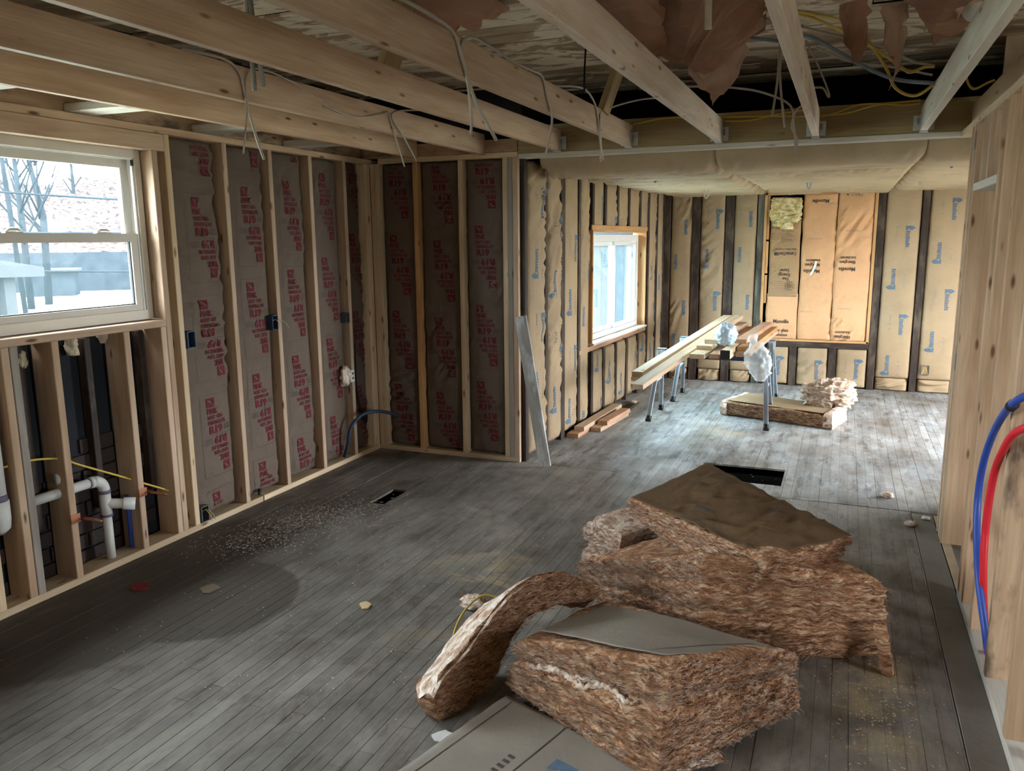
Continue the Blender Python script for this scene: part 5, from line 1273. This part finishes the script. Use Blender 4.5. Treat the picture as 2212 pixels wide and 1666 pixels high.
# ------------------------------------------------------------------ floor litter
t = thing('floor_register', (-1.92, 7.71, 0), 'brown metal floor register below the far room window', 'register')
fr = MB()
for a, b, c, d in ((-1.998, -1.965, 7.525, 7.895), (-1.882, -1.849, 7.525, 7.895), (-1.965, -1.882, 7.525, 7.56), (-1.965, -1.882, 7.80, 7.895)): fr.box((a, c, .0008), (b, d, .005))
fr.build('frame', M['register'], t)
for k in range(4): MB().box((-1.965+.021*k, 7.56, .0008), (-1.960+.021*k, 7.80, .004)).build('slat', M['register'], t)
g = 'scraps of pale fibre on the floor'
for k, (x, y, r, lab) in enumerate(((.335, 5.47, .035, 'fluffy fibre scrap on the floor before the doorway post'), (.44, 4.95, .030, 'white fibre scrap at the seam in front of the doorway'), (.53, 5.10, .022, 'small white scrap at the foot of the doorway post'), (-1.90, 7.83, .03, 'pale fibre scrap on the floor register'), (-1.30, 2.34, .03, 'white scrap beside the arched batt strip'), (-1.47, 3.09, .055, 'curl of pink fibre behind the arched batt strip'))):
    s_ = blob('fibre_scrap', None, (x, y, r*.45+(.005 if k == 3 else .0005)), (r, r*.8, r*.45), M['fibre_fluff'], 600+k, .5, 20, 12, .05); tag(s_, lab, 'scrap', g)
tag(cable('cable', [(-1.33, 2.60, .004), (-1.40, 2.72, .02), (-1.42, 2.86, .08), (-1.38, 2.98, .12), (-1.30, 3.02, .10)], .005, M['cable_yellow']), 'yellow cable loop standing behind the arched batt strip', 'cable')
def scrap(name, c, r, mat, label, seed, cat='scrap'):
    rg = random.Random(seed); n = 9; pts = [(c[0]+math.cos(2*math.pi*k/n)*r*rg.uniform(.6, 1.1), c[1]+math.sin(2*math.pi*k/n)*r*rg.uniform(.6, 1.1)) for k in range(n)]
    v = [(p[0], p[1], .001) for p in pts]+[(p[0], p[1], .005+rg.uniform(0, .006)) for p in pts]
    return tag(mesh_obj(name, v, [tuple(range(n, 2*n)), tuple(range(n))[::-1]]+[(k, (k+1) % n, n+(k+1) % n, n+k) for k in range(n)], M[mat]), label, cat)
scrap('cardboard_scrap', (-2.74, 2.80), .055, 'cardboard', 'brown torn scrap lying on the dark floor stain', 1)
scrap('red_rag', (-3.08, 2.70), .05, 'red_cloth', 'small red rag on the dark floor near the kitchen window', 2)
scrap('paper_scrap', (-1.155, 2.17), .04, 'white_plastic', 'torn white paper scrap in front of the arched batt strip', 3)
scrap('sawdust_clump', (-1.94, 2.92), .035, 'sawdust', 'tan clump of shavings on the bare floor left of the pile', 4)
def litter(name, n, fn, mat, label, seed, L=(.004, .016)):
    g = np.random.RandomState(seed); v = []; f = []
    for _ in range(n):
        x, y = fn(g); a = g.uniform(0, 6.28); l = g.uniform(*L); w = g.uniform(.0006, .0022); c, s = math.cos(a), math.sin(a); z_ = g.uniform(.0012, .004); k0 = len(v)
        for sx, sy in ((-1, -1), (1, -1), (1, 1), (-1, 1)): v.append((x+c*l*sx/2-s*w*sy, y+s*l*sx/2+c*w*sy, z_+g.uniform(-.0006, .002)))
        f.append((k0, k0+1, k0+2, k0+3))
    o = mesh_obj(name, v, f, M[mat]); return tag(o, label, 'debris', kind='stuff')
litter('wood_shavings', 2600, lambda g: (lambda q: (-3.02+q*.25+g.randn()*.13, 3.25+q*.95+g.randn()*.10))(g.rand()), 'dust_bits', 'scatter of pale shavings on the floor by the insulated left wall', 1)
litter('wood_shavings', 700, lambda g: (g.uniform(-2.9, -.9), g.uniform(2.1, 5.2)), 'dust_bits', 'thin scatter of pale chips across the open floor', 2, (.003, .010))
litter('sawdust_grains', 420, lambda g: (.20+g.randn()*.09, 2.95+g.randn()*.28), 'sawdust', 'yellow sawdust strewn by the right wall', 3, (.003, .012))
litter('fibre_crumbs', 500, lambda g: (g.uniform(-1.8, .9), g.uniform(5.3, 9.2)), 'dust_bits', 'pale crumbs scattered over the far room floor', 4, (.004, .014))
# ------------------------------------------------------------------ outdoors, seen through the windows
def out_mat(name, c, var=.3, sc_=1.5):
    t = NT(name); n = t.noise(t.coords('World', (1, 1, 1)), sc_, 5, .65); t.b.inputs['Specular IOR Level'].default_value = 0; t.color(t.ramp(n, [(.3, tuple(x*(1-var) for x in c)), (.7, tuple(x*(1+var) for x in c))])); return t.set(Roughness=.9)
M['lawn'] = out_mat('lawn', (.21, .22, .185), .3, .4); M['leaf'] = out_mat('hill_leaf', (.0245, .0185, .0175), .85, 3.2)
M['trunk'] = out_mat('trunk', (.0095, .0118, .0142)); M['siding'] = out_mat('siding', (.027, .0285, .030), .08); M['block'] = out_mat('block', (.0115, .0142, .0175), .3, 2)
ground = structure(MB().box((-120, -60, -.9), (80, 120, -.7)).build('ground', M['lawn']))
def hill():
    n, m = 110, 60; u, v = np.meshgrid(np.linspace(-1, 1, n+1), np.linspace(0, 1, m+1)); u = u.ravel(); v = v.ravel()
    d = np.array([-.775, .632]); s = np.array([.632, .775]); r = 46+v*48
    P = np.stack([d[0]*r+s[0]*u*60, d[1]*r+s[1]*u*60, -.9+8.6*v**.8+0*u], 1)
    P[:, 2] += fbm(P*np.array([.5, .5, 0]), 3, 4)*1.2*np.clip(v*4, 0, 1)+fbm(P*np.array([.09, .09, 0]), 5, 2)*1.2*v
    return structure(mesh_obj('hillside', P, grid_faces(n, m), M['leaf'], None, True))
hill()
def tree(loc, h, r, seed, label, spread=1.0, n=13):
    t = thing('bare_tree', loc, label, 'tree', 'bare trees outside the kitchen window'); rg = random.Random(seed); L = Vector(loc)
    MB().tube([L, L+Vector((rg.uniform(-.1, .1), rg.uniform(-.1, .1), h*.35)), L+Vector((rg.uniform(-.3, .3), rg.uniform(-.3, .3), h*.75))], [r*1.2, r, r*.45], 9).build('trunk', M['trunk'], t, True)
    mb = MB()
    for k in range(n):
        z0 = h*rg.uniform(.25, .7); a = rg.uniform(0, 6.28); ln = h*rg.uniform(.2, .42)*spread; b = L+Vector((0, 0, z0)); e = b+Vector((math.cos(a)*ln*.6, math.sin(a)*ln*.6, ln*.9))
        mb.tube([b, (b+e)/2+Vector((0, 0, -.04*ln)), e], [r*.35, r*.22, r*.06], 5)
        for q in range(4):
            s0 = b+(e-b)*rg.uniform(.35, .9); a2 = a+rg.uniform(-1.2, 1.2); l2 = ln*rg.uniform(.25, .5); mb.tube([s0, s0+Vector((math.cos(a2)*l2*.6, math.sin(a2)*l2*.6, l2*.8))], [r*.12, r*.03], 4)
    mb.build('branches', M['trunk'], t, True); return t
tree((-27.3, 20.4, -.7), 9, .105, 1, 'thick bare tree left of the pair beyond the kitchen window')
tree((-28.7, 22.2, -.7), 9.5, .12, 2, 'thick bare tree right of the pair beyond the kitchen window')
for k in range(9):
    a = -.55+k*.14; r = 66+(k*7) % 17; d = Vector((-.775, .632, 0)); s = Vector((.632, .775, 0)); p = d*r+s*(a*60)
    tree((p.x, p.y, 2.6+((k*5) % 4)*.8), 10+(k % 3)*2, .12, 20+k, 'slender bare tree standing on the leafy hillside', 1.1, 16)
mb = MB().obox((-33.8, 30.3, -.05), ((.72, .69, 0), (-.69, .72, 0), (0, 0, 1)), (6.5, .15, 1.25))
tag(mb.build('retaining_wall', M['block']), 'long dark block wall at the foot of the hill', 'wall')
t = thing('garden_shed', (-33.5, 26.2, -.7), 'low shed with pale roof by the block wall', 'shed'); ax = ((.72, .69, 0), (-.69, .72, 0), (0, 0, 1))
MB().obox((-33.5, 26.2, -.15), ax, (1.0, .8, .55)).build('shed_body', M['block'], t); MB().obox((-33.5, 26.2, .46), ax, (1.15, .95, .06)).build('shed_roof', M['siding'], t)
t = thing('porch', (-16.4, 11.2, -.7), 'white neighbouring porch with a square post and sloped roof', 'porch')
MB().box((-16.45, 11.55, -.7), (-16.2, 11.80, .95)).build('porch_post', M['siding'], t)
MB().add([(-19.0, 6.0, 1.05), (-16.0, 6.0, 1.05), (-16.0, 12.35, .95), (-19.0, 12.35, .95), (-19.0, 6.0, 2.4), (-16.0, 6.0, 2.3), (-16.0, 12.35, 1.15), (-19.0, 12.35, 1.2)], [(0, 3, 2, 1), (4, 5, 6, 7), (0, 1, 5, 4), (1, 2, 6, 5), (2, 3, 7, 6), (3, 0, 4, 7)]).build('porch_roof', M['siding'], t)
MB().box((-22, 2.5, -.7), (-19.1, 11.0, 1.4)).build('porch_wall', M['siding'], t)
tag(MB().tube([(-23.7, 17.5, -.7), (-23.6, 17.1, 7.6)], [.075, .06], 10).build('utility_pole', M['trunk'], None, True), 'utility pole beyond the kitchen window', 'pole')
for k, (za, zb) in enumerate(((4.2, 3.9), (3.4, 2.7), (2.1, 2.0), (1.2, .7))):
    a = Vector((-24.5, 10.5, za)); b = Vector((-16, 24, zb)); tag(cable('overhead_wire', [a, (a+b)/2+Vector((0, 0, -.12)), b], .03, M['trunk'], None, 6, 5), ('highest', 'second highest', 'third highest', 'lowest')[k]+' overhead wire across the kitchen window view', 'wire', 'overhead wires outside')
tag(blob('shrub', None, (-4.2, 13.5, .35), (1.1, 1.5, 1.1), M['leaf'], 700, .35, 40, 26), 'leafless shrub outside the far room window', 'shrub')
M['siding_blue'] = out_mat('siding_blue', (.0145, .0185, .0205), .12, 3)
t = thing('neighbour_house', (-5, 17, -.7), 'pale blue neighbouring house seen through the far room window', 'house')
MB().box((-11, 16.4, -.7), (-2.2, 22, 2.9)).build('house_wall', M['siding_blue'], t)
MB().add([(-11.4, 16.0, 2.9), (-1.8, 16.0, 2.9), (-1.8, 22.4, 2.9), (-11.4, 22.4, 2.9), (-11.4, 19.2, 4.9), (-1.8, 19.2, 4.9)], [(0, 3, 2, 1), (0, 1, 5, 4), (2, 3, 4, 5), (1, 2, 5), (3, 0, 4)]).build('house_roof', M['block'], t)
for x_ in (-8.6, -4.6): MB().box((x_, 16.36, .4), (x_+1.0, 16.41, 1.9)).build('house_window', M['block'], t)
